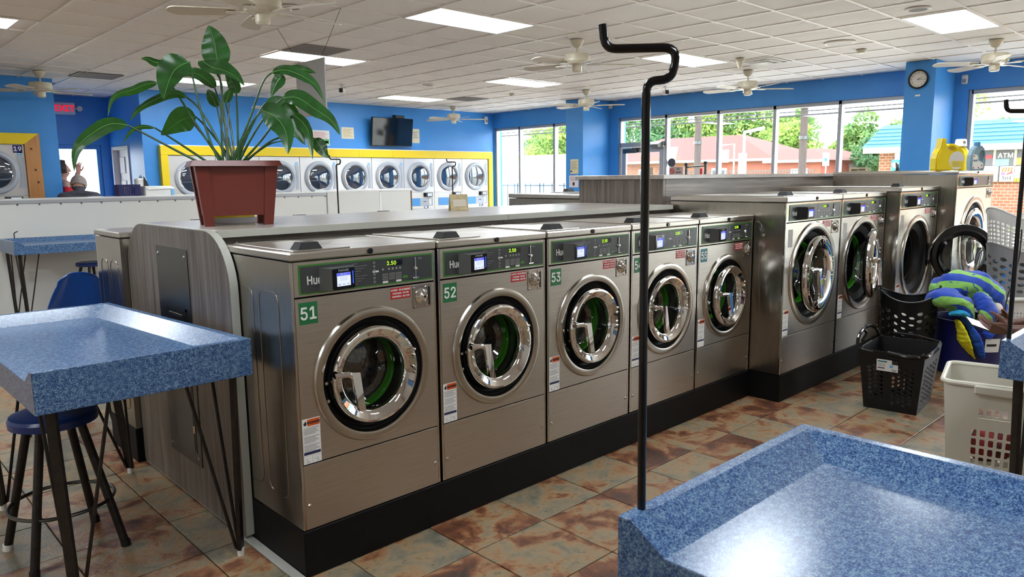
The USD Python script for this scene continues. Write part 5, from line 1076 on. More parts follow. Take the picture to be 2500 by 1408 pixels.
obj('fold', cushion([bp(-0.34, 0.10, 0.55), bp(-0.22, 0.20, 0.62), bp(-0.06, 0.26, 0.56), bp(0.02, 0.30, 0.40)], [0.10, 0.14, 0.13, 0.09], 8, flat=0.6), BLK, t, smooth=True)
obj('fold', cushion([bp(0.05, 0.2, 0.66), bp(0.14, 0.27, 0.56), bp(0.18, 0.31, 0.42), bp(0.17, 0.33, 0.30)], [0.13, 0.13, 0.11, 0.07], 5, flat=0.5), BLK, t, smooth=True)
LIN = noisy('blanket_lining', (214, 206, 20), (228, 220, 40), (1, 1, 1), 14, rough=0.85)
obj('hanging_edge', cushion([bp(-0.09, 0.33, 0.46), bp(-0.03, 0.345, 0.33), bp(0.02, 0.35, 0.22), bp(0.09, 0.35, 0.13)], [0.075, 0.075, 0.055, 0.03], 6, 0.02, 0.28), LIN, t, smooth=True)
obj('hanging_edge', cushion([bp(-0.02, 0.33, 0.47), bp(0.05, 0.34, 0.34), bp(0.11, 0.345, 0.22), bp(0.15, 0.345, 0.13)], [0.06, 0.065, 0.05, 0.035], 7, 0.02, 0.4), P('blanket_blue', (26, 78, 180), 0.85), t, smooth=True)
obj('turned_edge', cushion([bp(-0.16, 0.33, 0.50), bp(-0.08, 0.36, 0.52), bp(0.0, 0.36, 0.49)], [0.05, 0.06, 0.045], 9, 0.015, 0.5), P('blanket_cyan', (36, 150, 196), 0.85), t, smooth=True)
# grey garment with red cuff lying on the heap
t = thing('knit_garment', 'dark grey knit garment with a red band and white end, right of the blanket', 'clothes', TB)
obj('grey_part', cushion([bp(0.27, 0.24, 0.48), bp(0.33, 0.26, 0.44), bp(0.42, 0.27, 0.37), bp(0.50, 0.27, 0.32)], [0.05, 0.075, 0.065, 0.035], 2, 0.02, 0.6), noisy('grey_knit', (62, 58, 60), (92, 90, 92), (1, 1, 1), 90, rough=0.95), t, smooth=True)
obj('red_band', cushion([bp(0.245, 0.245, 0.505), bp(0.262, 0.245, 0.50), bp(0.28, 0.25, 0.495)], [0.062, 0.066, 0.062], 4, 0.008, 0.7), P('knit_red', (176, 40, 40), 0.9), t, smooth=True)
obj('white_end', cushion([bp(0.18, 0.25, 0.55), bp(0.22, 0.25, 0.53), bp(0.255, 0.25, 0.515)], [0.05, 0.068, 0.055], 5, 0.012, 0.8), P('knit_white', (214, 204, 190), 0.9), t, smooth=True)
# stacked hampers behind the open door
HB = np.array([6.62, -1.06, 0])
t = thing('white_hamper', 'white hamper with fine round holes, bottom of the stack behind the open washer door', 'basket', HB, 40)
def fine(k):
    return [Point(0.08+0.07*i, 0.12+0.055*j).buffer(0.018, quad_segs=1) for i in range(13) for j in range(13)] if k % 2 else [Point(0.55+0.07*i, 0.12+0.055*j).buffer(0.018, quad_segs=1) for i in range(6) for j in range(13)]
square_basket(t, 0.40, 0.34, 0.46, 0.40, 0.56, WHITEPL, fine)
obj('rim', MB().tube([np.array([*q, 0.565]) for q in np.array(rrect(-0.245, -0.215, 0.245, 0.215, 0.08).exterior.coords)[:-1]], 0.02, 8, closed=True), WHITEPL, t)
t = thing('grey_basket', 'grey round basket with oval holes stacked on the white hamper', 'basket', HB+np.array([0, 0, 0.567]))
def oval2(i, j, cw): return affinity.scale(Point((i+0.5)*cw, 0.14+0.15*j+(0.075 if i % 2 else 0)).buffer(1.0, quad_segs=3), cw*0.40, 0.042) if 0.14+0.15*j+(0.075 if i % 2 else 0) < 0.80 else None
topg = lambda a: 0.04*(np.cos(2*(a+0.75))-0.3)
wrap_basket(t, 'wall', 18, 5, 0.19, 0.225, 0.46, oval2, GREYPL, top=topg); rim_ring(t, 0.228, 0.46, GREYPL, 0.007, topg); obj('base', MB().cyl((0, 0, 0), 0.19, 0.012, 36), GREYPL, t)
t = thing('white_basket', 'white woven look round basket with raised ends on top of the grey basket', 'basket', HB+np.array([0, 0, 0.93]))
def slot(i, j, cw): return sbox((i+0.2)*cw, 0.10+0.085*j, (i+0.8)*cw, 0.10+0.085*j+0.05) if j < 8 else None
topw = lambda a: 0.06*(np.cos(2*(a+0.75))-0.2)
wrap_basket(t, 'wall', 34, 8, 0.20, 0.245, 0.40, slot, WHITEPL, top=topw, seg=1); rim_ring(t, 0.248, 0.40, WHITEPL, 0.009, topw); obj('base', MB().cyl((0, 0, 0), 0.20, 0.012, 36), WHITEPL, t)
# white hamper in the right foreground
t = thing('slotted_hamper', 'off white tall laundry hamper with slotted sides in the right foreground', 'basket', (3.17, -1.745, 0), -78)
def slots(k):
    if k % 2: return [sbox(0.2+0.1*i, 0.2+0.075*j, 0.26+0.1*i, 0.255+0.075*j) for i in range(7) for j in range(6)]
    return [rrect(0.30+0.10*i, 0.10+0.085*j, 0.36+0.10*i, 0.165+0.085*j, 0.012) for i in range(6) for j in range(7) if not (j == 6 and i < 5)]+[rrect(0.36, 0.70, 0.80, 0.79, 0.01)]
square_basket(t, 0.34, 0.36, 0.43, 0.46, 0.60, OFFWHITE, slots)
obj('rim', MB().tube([np.array([*q, 0.60]) for q in np.array(rrect(-0.226, -0.24, 0.226, 0.24, 0.05).exterior.coords)[:-1]], 0.014, 8, closed=True), OFFWHITE, t)
obj('side_handle', MB().box(-0.08, 0.12, -0.268, -0.248, 0.555, 0.605, 0.008), OFFWHITE, t)
obj_top('clothes_heap', 'red and dark clothes inside the off white hamper', 'clothes', cushion([(-0.08, -0.05, 0.16), (0.02, 0.0, 0.24), (0.10, 0.05, 0.20)], [0.10, 0.13, 0.10], 12, 0.04).rotz(math.radians(-78)), noisy('red_dark_cloth', (130, 26, 24), (40, 32, 34), (1, 1, 1), 9, rough=0.9), (3.17, -1.745, 0), smooth=True)

# ------------------------------------------------------------------ bottles on the largest washer
ZT9 = 1.7135
def pos9(q, y): p = PY(q, y); return np.array([p[0], y, ZT9])
def shear_lathe(prof, n, sx, sy): return MB().lathe(prof, n).scale((sx, sy, 1))
YJ = P('jug_yellow', (232, 206, 12), 0.35); CAPW = P('cap_clear', (220, 218, 214), 0.25)
def jug(label, p, rot, handle=True):
    t = thing('detergent_jug', label, 'jug', p, rot)
    out = [(-0.135, 0.0), (0.135, 0.0), (0.145, 0.02), (0.147, 0.12), (0.13, 0.19), (0.085, 0.235), (0.02, 0.262), (-0.015, 0.262), (-0.03, 0.24), (-0.05, 0.25), (-0.05, 0.31), (-0.09, 0.315), (-0.105, 0.22), (-0.135, 0.17), (-0.147, 0.12), (-0.146, 0.02)]
    b = Polygon(out).buffer(0.008).buffer(-0.008); hole_ = affinity.rotate(affinity.scale(Point(-0.0, 0.212).buffer(1.0, quad_segs=6), 0.036, 0.018), -12)
    b2 = b.difference(hole_); m = MB()
    for k, (e, y0_, y1_) in enumerate(((0.0, -0.045, 0.045), (-0.010, -0.06, -0.045), (-0.010, 0.045, 0.06))):
        m.poly(b2.buffer(e), y1_-y0_, (0, y1_, 0))
    obj('bottle', m, YJ, t, smooth=False)
    l = obj('label', MB().poly(affinity.scale(Point(0.055, 0.10).buffer(1.0, quad_segs=10), 0.078, 0.088), 0.001, (0, -0.0602, 0)), P('label_pale', (216, 214, 208), 0.5), t, smooth=False)
    obj('label_band', MB().box(0.0, 0.125, -0.062, -0.0612, 0.035, 0.095), YJ, l, smooth=False)
    pm_ = MB()
    for i in range(6): pm_.box(0.015, 0.115-0.02*(i % 3), -0.0625, -0.0612, 0.042+0.0085*i, 0.045+0.0085*i)
    obj('label_print', pm_, GREYPRINT, l, smooth=False)
    return t
j1 = jug('yellow detergent jug with handle, its clear capped twin behind it', pos9((2311, 413), -0.38), -40)
j2p = pos9((2341, 413), -0.22)
t = thing('detergent_jug', 'yellow detergent jug with a clear cap, behind the front jug', 'jug', j2p, -40)
obj('bottle', MB().lathe([(0, 0), (0.075, 0), (0.085, 0.02), (0.085, 0.14), (0.07, 0.22), (0.045, 0.255), (0.04, 0.27), (0, 0.27)], 32).scale((1.2, 0.8, 1)), YJ, t); obj('cap', MB().lathe([(0.058, 0.262), (0.06, 0.275), (0.052, 0.335), (0.045, 0.342), (0, 0.342)], 28), CAPW, t); obj('cap_spot', MB().cyl((0, -0.052, 0.305), 0.014, 0.006, 14, '-y'), P('spot_grey', (120, 110, 100), 0.5), t)
t = thing('softener_bottle', 'grey blue softener bottle with blue cap on the largest washer', 'bottle', pos9((2381, 413), -0.44), -38)
SB = P('bottle_greyblue', (112, 138, 150), 0.35)
out = [(-0.065, 0), (0.062, 0), (0.07, 0.03), (0.078, 0.10), (0.074, 0.17), (0.055, 0.225), (0.03, 0.25), (-0.03, 0.25), (-0.055, 0.22), (-0.074, 0.16), (-0.078, 0.09), (-0.072, 0.03)]
bb = Polygon(out).buffer(0.006).difference(affinity.scale(Point(0.032, 0.155).buffer(1.0, quad_segs=6), 0.024, 0.046)); m = MB()
for e, a, b in ((0.0, -0.03, 0.03), (-0.008, -0.042, -0.03), (-0.008, 0.03, 0.042)): m.poly(bb.buffer(e), b-a, (0, b, 0))
obj('bottle', m, SB, t, smooth=False); obj('cap', MB().lathe([(0.032, 0.25), (0.034, 0.255), (0.03, 0.295), (0, 0.297)], 24), P('cap_blue', (56, 112, 150), 0.35), t)
l = obj('label', MB().poly(Polygon([(-0.068, 0.02), (-0.01, 0.015), (0.055, 0.03), (0.05, 0.075), (0.0, 0.10), (-0.02, 0.16), (-0.066, 0.17)]), 0.001, (0, -0.0422, 0)), P('label_cream', (206, 210, 206), 0.5), t, smooth=False)
obj('lettering', TXT('surf', 0.022, (-0.035, -0.0436, 0.095), bold=True), NAVYPRINT, l)
pm_ = MB()
for x_, z_ in ((-0.055, 0.15), (-0.055, 0.03), (0.035, 0.055), (0.0, 0.03)): pm_.poly(Point(x_, z_).buffer(0.008, quad_segs=2), 0.0006, (0, -0.0433, 0))
obj('label_flowers', pm_, REDSTICK, l, smooth=False)
pn = pos9((2190, 420), 0.35)
t = thing('hose_nozzle', 'small black curved plastic piece at the rear of the largest washer lid', 'nozzle', (pn[0], pn[1], ZT9))
obj('base', MB().cyl((0, 0, 0), 0.04, 0.012, 16), BLACK, t); obj('horn', MB().tube(spline([(0.01, 0, 0.01), (0.0, 0, 0.05), (-0.03, 0, 0.085), (-0.05, 0, 0.10)], 10), np.linspace(0.022, 0.006, 10), 8).tube([(0.0, 0, 0.05), (0.04, 0, 0.075), (0.06, 0, 0.07)], [0.012, 0.009, 0.004], 8), BLACK, t)
# ------------------------------------------------------------------ outside
ASPH = noisy('asphalt', (196, 192, 186), (210, 206, 200), (1, 1, 1), 3, rough=0.9)
struct('ground', MB().box(XW+0.3, 160, -120, 160, -0.4, -0.16).box(-60, XW+0.3, YA+0.4, 160, -0.4, -0.16), ASPH, smooth=False)
struct('pavement', MB().box(XW+0.25, XW+3.2, -20, 12.6, -0.16, -0.03), P('concrete', (196, 192, 184), 0.9), smooth=False)
tag(obj('grass_strip', MB().box(26, 34, -40, 60, -0.16, -0.10).box(-20, 10, YA+6, YA+40, -0.16, -0.10), noisy('grass', (110, 140, 60), (150, 170, 80), (1, 1, 1), 6, rough=0.95), None, False), 'grass strip across the road and behind the passage', 'grass', kind='structure')
ROOF = noisy('roof_shingle', (84, 50, 44), (96, 60, 53), (1, 1, 14), 4, rough=0.85)
def bricks(name, c1, c2, mortar):
    return G(name, {'t': ('geometry', {}), 'm': ('mapping', {'rotation': (math.pi/2, 0, 0)}), 's': ('separate_xyz', {}), 'c': ('combine_xyz', {}), 'a': ('math', {'math_type': 'add'}), 'b': ('brick_texture', {'scale': 2.2, 'color1': lin(c1), 'color2': lin(c2), 'mortar': lin(mortar), 'mortar_size': 0.012}), 'p': ('principled_bsdf', {'roughness': 0.9})},
             [('t.position', 's.vector'), ('s.x', 'a.value1'), ('s.y', 'a.value2'), ('a.value', 'c.x'), ('s.z', 'c.y'), ('c.vector', 'b.vector'), ('b.color', 'p.base_color')])
BRICK = bricks('brick_wall', (146, 90, 70), (132, 80, 62), (190, 170, 150))
PINK = P('painted_brick', (160, 96, 80), 0.9); GUT = P('gutter', (190, 176, 168), 0.6)
WIN = P('far_window', (70, 80, 90), 0.1)
bx = 36.0
b = thing('brick_house', 'low brick building with a brown red hipped roof across the road', 'building', (0, 0, 0))
obj('wall', MB().box(bx+0.6, bx+8, 16.75, 29.0, -0.16, 2.55), BRICK, b, smooth=False)
obj('side_wing_wall', MB().box(bx+0.4, bx+8, 13.95, 16.75, -0.16, 2.42), PINK, b, smooth=False); obj('wall_front_face', MB().box(bx+0.5, bx+0.62, 16.7, 21.2, -0.16, 2.5), PINK, b, smooth=False)
rf = obj('roof', MB().hull([(bx, 16.3, 2.55), (bx, 29.5, 2.55), (bx+8.5, 16.3, 2.55), (bx+8.5, 29.5, 2.55), (bx+3.8, 20.5, 4.1), (bx+4.6, 20.5, 4.1), (bx+3.8, 26, 4.1), (bx+4.6, 26, 4.1)]), ROOF, b, smooth=False)
obj('wing_roof', MB().hull([(bx, 13.5, 2.42), (bx, 16.9, 2.42), (bx+8.2, 13.5, 2.42), (bx+8.2, 16.9, 2.42), (bx+2.6, 15.3, 3.1), (bx+6, 15.3, 3.1), (bx+2.6, 17.6, 3.1), (bx+6, 17.6, 3.1)]), ROOF, b, smooth=False)
obj('gutter', MB().box(bx-0.05, bx+0.05, 16.3, 29.5, 2.45, 2.58), GUT, rf, smooth=False); obj('gutter', MB().box(bx-0.05, bx+0.05, 13.5, 16.9, 2.32, 2.45), GUT, rf, smooth=False)
for ya_, yb_, zz in ((14.6, 15.5, 2.0), (19.3, 20.2, 2.1), (22.3, 23.4, 2.1), (24.5, 25.3, 2.1)):
    w = obj('window', MB().box(bx+0.34, bx+0.52, ya_, yb_, 0.7, zz), WHITE, b, smooth=False); obj('pane', MB().box(bx+0.32, bx+0.345, ya_+0.08, yb_-0.08, 0.8, zz-0.1), WIN if ya_ > 16 else P('white_shutter', (236, 226, 220), 0.7), w, smooth=False)
t = thing('street_railing', 'thin dark railing in front of the brick building', 'railing', (33.6, 0, 0))
obj('top_rail', MB().box(-0.02, 0.02, 13.0, 22.0, 1.88, 1.93), DARKSTEEL, t, smooth=False)
pk = MB()
for k in range(60): pk.box(-0.012, 0.012, 13.0+0.15*k, 13.025+0.15*k, -0.1, 1.9)
obj('pickets', pk, DARKSTEEL, t, smooth=False, kind='stuff')
WD = noisy('pole_wood', (66, 57, 53), (80, 70, 64), (12, 12, 1), 2, rough=0.9)
for (y_, xx, hh, lb) in ((13.32, 24, 9.5, 'wooden utility pole left of the window bar, before the red roof'), (9.12, 24, 10.0, 'wooden utility pole with hung signs in the middle front window')):
    t = thing('utility_pole', lb, 'pole', (xx, y_, 0)); obj('shaft', MB().lathe([(0, -0.1), (0.14, -0.1), (0.11, hh), (0, hh)], 14), WD, t)
    obj('cross_arm', MB().box(-0.06, 0.06, -1.1, 1.1, hh-0.7, hh-0.58), WD, t, smooth=False); obj('band', MB().cyl((0, 0, 2.9), 0.16, 0.12, 14), DARKSTEEL, t)
t = thing('street_sign', 'pair of pale signs hung on the utility pole in the middle window', 'sign', (23.8, 9.12, 0))
for a, b_ in ((0.2, 0.95), (-0.78, -0.28)): obj('board', MB().box(-0.12, -0.08, a, b_, 3.72, 4.25), P('sign_bluewhite', (206, 222, 240), 0.6), t, smooth=False)
obj('support', MB().box(-0.08, 0.06, -0.8, 1.0, 3.98, 4.02), DARKSTEEL, t, smooth=False)
t = thing('street_sign', 'small pale sign on the left utility pole', 'sign', (23.8, 13.42, 0)); obj('board', MB().box(-0.1, -0.06, -0.08, 0.16, 3.72, 4.12), P('sign_bluewhite', (206, 222, 240), 0.6), t, smooth=False); obj('bracket', MB().box(-0.06, 0.12, -0.02, 0.05, 3.9, 3.94), DARKSTEEL, t, smooth=False)
t = thing('street_lamp', 'white street lamp with long head and a light blue banner before the red roof', 'street lamp', (24, 11.36, 0))
obj('post', MB().tube([(0, 0, -0.1), (0, 0, 3.28)], 0.045, 10), WHITE, t); obj('head', MB().hull([(x, y, z) for x in (-0.08, 0.08) for y, z in ((0.0, 3.22), (0.0, 3.3), (-0.75, 3.32), (-0.75, 3.42))]), WHITE, t); obj('banner', MB().box(-0.06, -0.04, -0.14, 0.18, 1.5, 2.5), P('banner_blue', (130, 206, 226), 0.6), t, smooth=False)
t = thing('hanging_shop_sign', 'white square sign on a post arm before the brick building', 'sign', (26, 0, 0)); c1, c2 = PX((1757, 366), 26), PX((1778, 396), 26)
obj('board', MB().box(-0.03, 0.03, c2[1], c1[1], c2[2], c1[2]), WHITE, t, smooth=False); obj('post', MB().tube([(0, c2[1]-0.25, -0.1), (0, c2[1]-0.25, c1[2]+0.22), (0, c1[1], c1[2]+0.18)], 0.03, 8), WHITE, t)
t = thing('roof_sign', 'white slanted panel before the red roof right of the glass door', 'sign', (30, 0, 0)); c1, c2, c3, c4 = [PX(q, 30) for q in ((1633, 359), (1655, 359), (1648, 390), (1626, 390))]
obj('board', MB().hull([(x, c[1], c[2]) for c in (c1, c2, c3, c4) for x in (-0.03, 0.03)]), WHITE, t, smooth=False); obj('post', MB().tube([(0, c3[1]+0.2, -0.1), (0, c3[1]+0.2, c3[2])], 0.05, 8), WHITE, t)
t = thing('parking_sign', 'small blue and white parking sign on a thin post', 'sign', (24, 8.29, 0)); obj('post', MB().tube([(0, 0, -0.1), (0, 0, 2.4)], 0.02, 6), GUT, t); q = obj('board', MB().box(-0.03, -0.01, -0.11, 0.11, 1.98, 2.42), P('sign_skyblue', (176, 214, 238), 0.6), t, smooth=False); obj('emblem', MB().box(-0.035, -0.03, -0.05, 0.05, 2.14, 2.24), P('emblem_blue', (40, 100, 180), 0.6), q, smooth=False)
t = thing('boundary_wall', 'low cream wall with a grey cap beyond the red building', 'wall', (40, 0, 0)); obj('wall', MB().box(0, 0.3, 6.0, 15.0, -0.16, 2.05), P('cream_wall', (226, 208, 170), 0.9), t, smooth=False); obj('cap', MB().box(-0.1, 0.4, 5.9, 15.1, 2.05, 2.25), P('cap_grey', (150, 150, 150), 0.8), t, smooth=False)
# convenience store with its blue mansard
s = thing('store_building', 'brick store with a light blue board mansard and posters, seen in the right windows', 'building', (0, 0, 0)); sx = 30.0
obj('wall', MB().box(sx+0.5, sx+14, -14, 8.95, -0.16, 2.7), BRICK, s, smooth=False); obj('white_pier', MB().box(sx+0.35, sx+0.5, 7.4, 8.3, -0.16, 2.5), WHITE, s, smooth=False)
BL1 = P('mansard_blue', (58, 118, 150), 0.7)
for k in range(6):
    z0_, z1_ = 2.72+0.145*k, 2.72+0.145*(k+1)+0.02; xo = lambda z: sx-0.3+(z-2.72)*0.75; yo = lambda z: 9.35-(z-2.72)*0.62
    obj('mansard_board', MB().hull([(xo(z0_)-0.05, yo(z0_), z0_), (xo(z1_), yo(z1_), z1_), (xo(z0_)-0.05, -14.4, z0_), (xo(z1_), -14.4, z1_), (xo(z0_)+0.3, yo(z0_), z0_), (xo(z1_)+0.3, yo(z1_), z1_), (xo(z0_)+0.3, -14.4, z0_), (xo(z1_)+0.3, -14.4, z1_)]), BL1, s, smooth=False)
obj('fascia', MB().box(sx-0.3, sx-0.2, -14.3, 9.3, 2.5, 2.73), P('fascia_tan', (226, 204, 178), 0.7), s, smooth=False); obj('roof_block', MB().box(sx+0.5, sx+13.6, -14.2, 8.4, 2.7, 3.5), GUT, s, smooth=False)
def store_rect(nm, q1_, q2_, mat, parent, x=sx+0.44, d=0.04):
    a, b_ = PX(q1_, x), PX(q2_, x); return obj(nm, MB().box(x-d, x, b_[1], a[1], b_[2], a[2]), mat, parent, smooth=False), a, b_
wn, a, b_ = store_rect('shop_window', (2380, 365), (2500, 442), P('shop_dark', (96, 92, 92), 0.3), s)
store_rect('window_post', (2427, 365), (2430, 404), GUT, wn, sx+0.40); store_rect('window_post', (2478, 365), (2481, 404), GUT, wn, sx+0.40)
store_rect('poster', (2432, 389), (2463, 404), P('poster_cyan', (120, 186, 206), 0.6), wn, sx+0.40); store_rect('poster', (2400, 379), (2422, 387), P('poster_red', (226, 60, 70), 0.6), wn, sx+0.40); store_rect('poster', (2483, 385), (2500, 402), P('poster_orange', (236, 150, 70), 0.6), wn, sx+0.40)
store_rect('poster', (2390, 406), (2435, 443), P('poster_white', (232, 228, 226), 0.6), wn, sx+0.38)
p3, a, b_ = store_rect('poster', (2443, 406), (2474, 443), P('poster_pale', (236, 226, 222), 0.6), wn, sx+0.38); w_ = a[1]-b_[1]; h_ = a[2]-b_[2]
for k in range(4): obj('hot_dog', MB().tube([(sx+0.32, b_[1]+w_*(0.22+0.2*k), b_[2]+h_*0.62), (sx+0.32, b_[1]+w_*(0.14+0.2*k), b_[2]+h_*0.93)], 0.022, 6), ORANGE, p3)
obj('lettering', TXT('309', h_*0.22, (sx+0.335, (a[1]+b_[1])/2, b_[2]+h_*0.10), (0, -1, 0), bold=True), BLACKPRINT, p3); obj('red_band', MB().hull([(x, b_[1]+w_*u, b_[2]+h_*v) for x in (sx+0.33, sx+0.335) for u, v in ((0.1, 0.55), (0.1, 0.68), (0.5, 0.42), (0.5, 0.52))]), P('poster_red', (226, 60, 70), 0.6), p3, smooth=False); obj('purple_spot', MB().box(sx+0.33, sx+0.335, b_[1]+w_*0.62, b_[1]+w_*0.92, b_[2]+h_*0.42, b_[2]+h_*0.6), P('poster_violet', (130, 90, 170), 0.6), p3, smooth=False)
p4, a, b_ = store_rect('poster', (2479, 406), (2512, 443), P('poster_pale', (236, 226, 222), 0.6), wn, sx+0.38); w_ = a[1]-b_[1]; h_ = a[2]-b_[2]
obj('price_band', MB().box(sx+0.33, sx+0.335, b_[1], a[1], b_[2], b_[2]+h_*0.24), P('poster_yellow', (240, 214, 50), 0.6), p4, smooth=False); obj('lettering', TXT('2-9', h_*0.18, (sx+0.325, (a[1]+b_[1])/2+0.05, b_[2]+h_*0.04), (0, -1, 0), bold=True), BLACKPRINT, p4)
for k in range(4): obj('can', MB().box(sx+0.32, sx+0.335, b_[1]+w_*(0.12+0.2*k), b_[1]+w_*(0.27+0.2*k), b_[2]+h_*0.34, b_[2]+h_*(0.75 if k % 2 else 0.68)), P('can_tone', (170, 176, 120), 0.5), p4, smooth=False)
c_ = PX((2455, 379), sx+0.36); obj('lettering', TXT('ATM', 0.16, (sx+0.36, c_[1], c_[2]-0.08), (0, -1, 0), bold=True), WHITE, wn)
q_, a, b_ = store_rect('poster', (2178, 390), (2196, 420), P('poster_sky', (60, 160, 206), 0.6), s, sx+0.33); obj('emblem', MB().lathe([(0.12, 0), (0.12, 0.004), (0, 0.004)], 18).xf(lambda v: np.stack([-v[:, 2], -v[:, 1], v[:, 0]], 1)).move((sx+0.285, (a[1]+b_[1])/2, (a[2]+b_[2])/2+0.04)), WHITE, q_, smooth=False)
# far white building and railing outside the left window
b = thing('white_building', 'pale low building behind trees in the far left window', 'building', (0, 0, 0)); obj('wall', MB().box(38, 45, 32.5, 42, -0.16, 3.1), P('pale_wall', (232, 230, 222), 0.9), b, smooth=False); obj('roof_edge', MB().box(37.8, 45.2, 32.3, 42.2, 3.1, 3.3), GUT, b, smooth=False); obj('door', MB().box(37.95, 38.0, 35, 36, -0.1, 2.0), P('pale_door', (214, 206, 190), 0.8), b, smooth=False)
t = thing('window_railing', 'thin teal painted railing outside the far left window', 'railing', (11.6, 0, 0)); TEAL = P('teal_paint', (70, 110, 124), 0.5)
obj('top_rail', MB().tube([(0, 7.2, 1.5), (0, 12.2, 1.5)], 0.014, 8), TEAL, t)
for k, q in enumerate((1213, 1239, 1256, 1264, 1283, 1295, 1318, 1327, 1348, 1377)): y_ = PX((q, 440), 11.6)[1]; obj('bar', MB().tube([(0, y_, -0.05), (0, y_, 1.56)], 0.012 if k % 3 else 0.018, 6), TEAL, t)
# wires
for k, (z_, xx, sag, lb) in enumerate(((3.86, 21, 0.12, 'topmost overhead wire across the front windows'), (3.74, 21, 0.14, 'second overhead wire across the front windows'), (3.58, 21.2, 0.08, 'lowest thick overhead wire across the front windows'))):
    obj_top('overhead_wire', lb, 'wire', MB().tube([(xx, -40+i*5.2, z_-sag*math.sin(math.pi*i/20)) for i in range(21)], 0.018 if k < 2 else 0.026, 5), BLACKPRINT)
# trees
def foliage_mat(name, c1, c2):
    return G(name, {'t': ('geometry', {}), 'n': ('noise_texture', {'scale': 1.1, 'detail': 3.0}), 'r': ('rgb_ramp', {'ramp': [(0.3, lin(c1)), (0.7, lin(c2))]}), 'd': ('principled_bsdf', {'roughness': 0.6}), 'tr': ('translucent_bsdf', {}), 'p': ('mix_closure', {'fac': 0.35})},
             [('t.position', 'n.vector'), ('n.fac', 'r.fac'), ('r.color', 'd.base_color'), ('r.color', 'tr.color'), ('d.BSDF', 'p.closure1'), ('tr.BSDF', 'p.closure2')], 'p.closure')
FOL = [foliage_mat('foliage_light', (96, 136, 60), (164, 186, 92)), foliage_mat('foliage_mid', (74, 116, 62), (132, 164, 88)), foliage_mat('foliage_dark', (56, 98, 66), (104, 144, 84))]
BARK = P('bark', (110, 94, 80), 0.9)
def tree(x, y, h, r, kind, label, seed, n=9000, low=0.25):
    g = np.random.default_rng(seed); t = thing('tree', label, 'tree', (x, y, -0.16), group=None)
    nb = 26; cz = h*(low+1)/2; hv = h*(1-low)/2
    bc = g.normal(size=(nb, 3)); bc /= np.linalg.norm(bc, axis=1, keepdims=True); bc *= g.uniform(0.3, 0.92, (nb, 1)); bc = bc*np.array([r, r, hv])+np.array([0, 0, cz]); br = g.uniform(0.26, 0.42, nb)*r
    k = g.integers(0, nb, n); d = g.normal(size=(n, 3)); d /= np.linalg.norm(d, axis=1, keepdims=True); p = bc[k]+d*br[k][:, None]*g.uniform(0.75, 1.08, (n, 1))
    s = g.uniform(0.07, 0.14, (n, 1))*max(1.0, r/4.0); a = g.normal(size=(n, 3)); a /= np.linalg.norm(a, axis=1, keepdims=True); b_ = np.cross(a, d); b_ /= np.linalg.norm(b_, axis=1, keepdims=True)+1e-9
    V = np.stack([p-a*s*1.4, p+b_*s*0.7, p+a*s*1.4, p-b_*s*0.7], 1).reshape(-1, 3); i = np.arange(n)*4
    obj('crown', MB().add(V, np.stack([i, i+1, i+2, i+3], 1)), FOL[kind], t, smooth=False, kind='stuff')
    obj('trunk', MB().tube([(0, 0, 0), (0.05*r, 0.03*r, h*0.4), (0, 0, h*0.75)], [0.06*h*0.4, 0.045*h*0.4, 0.02*h*0.4], 10), BARK, t)
trees = [(53, 38.8, 9.4, 3.9, 1, 'tall bushy tree behind the glass door at left of the front windows'), (52, 34.6, 9.2, 3.8, 2, 'dark green tree above the no smoking sign, behind the red roof'), (54, 31.0, 10.0, 3.9, 0, 'light green tree behind the left part of the red roof ridge'), (52, 27.6, 9.6, 3.8, 0, 'light yellow green tree behind the street lamp head'),
         (53, 24.4, 9.4, 3.6, 1, 'tree behind the utility pole with hung signs'), (50, 22.4, 5.6, 2.2, 0, 'low tree just left of the open sky gap'), (47, 17.0, 4.3, 1.5, 0, 'small light tree in the open sky gap'), (46, 15.0, 5.6, 2.0, 1, 'green tree at the sloping edge of the blue mansard'), (40, 11.9, 4.2, 1.7, 2, 'dark low tree at the corner of the brick store'),
         (53, 13.2, 11.0, 3.6, 0, 'tall tree rising over the blue mansard beside the clock column'), (72, 14.2, 6.9, 2.8, 1, 'tree showing above the mansard in the right window'), (74, 9.5, 6.3, 3.2, 1, 'lower tree top above the mansard at the right picture edge'),
         (50, 45.0, 8.4, 3.0, 0, 'light tree in the far left window beside the blue column'), (53, 49.0, 7.4, 2.8, 1, 'lower tree in the middle of the far left window')]
for i, (x, y, h, r, k, lb) in enumerate(trees): tree(x, y, h, r, k, lb, 100+i, low=0.12)
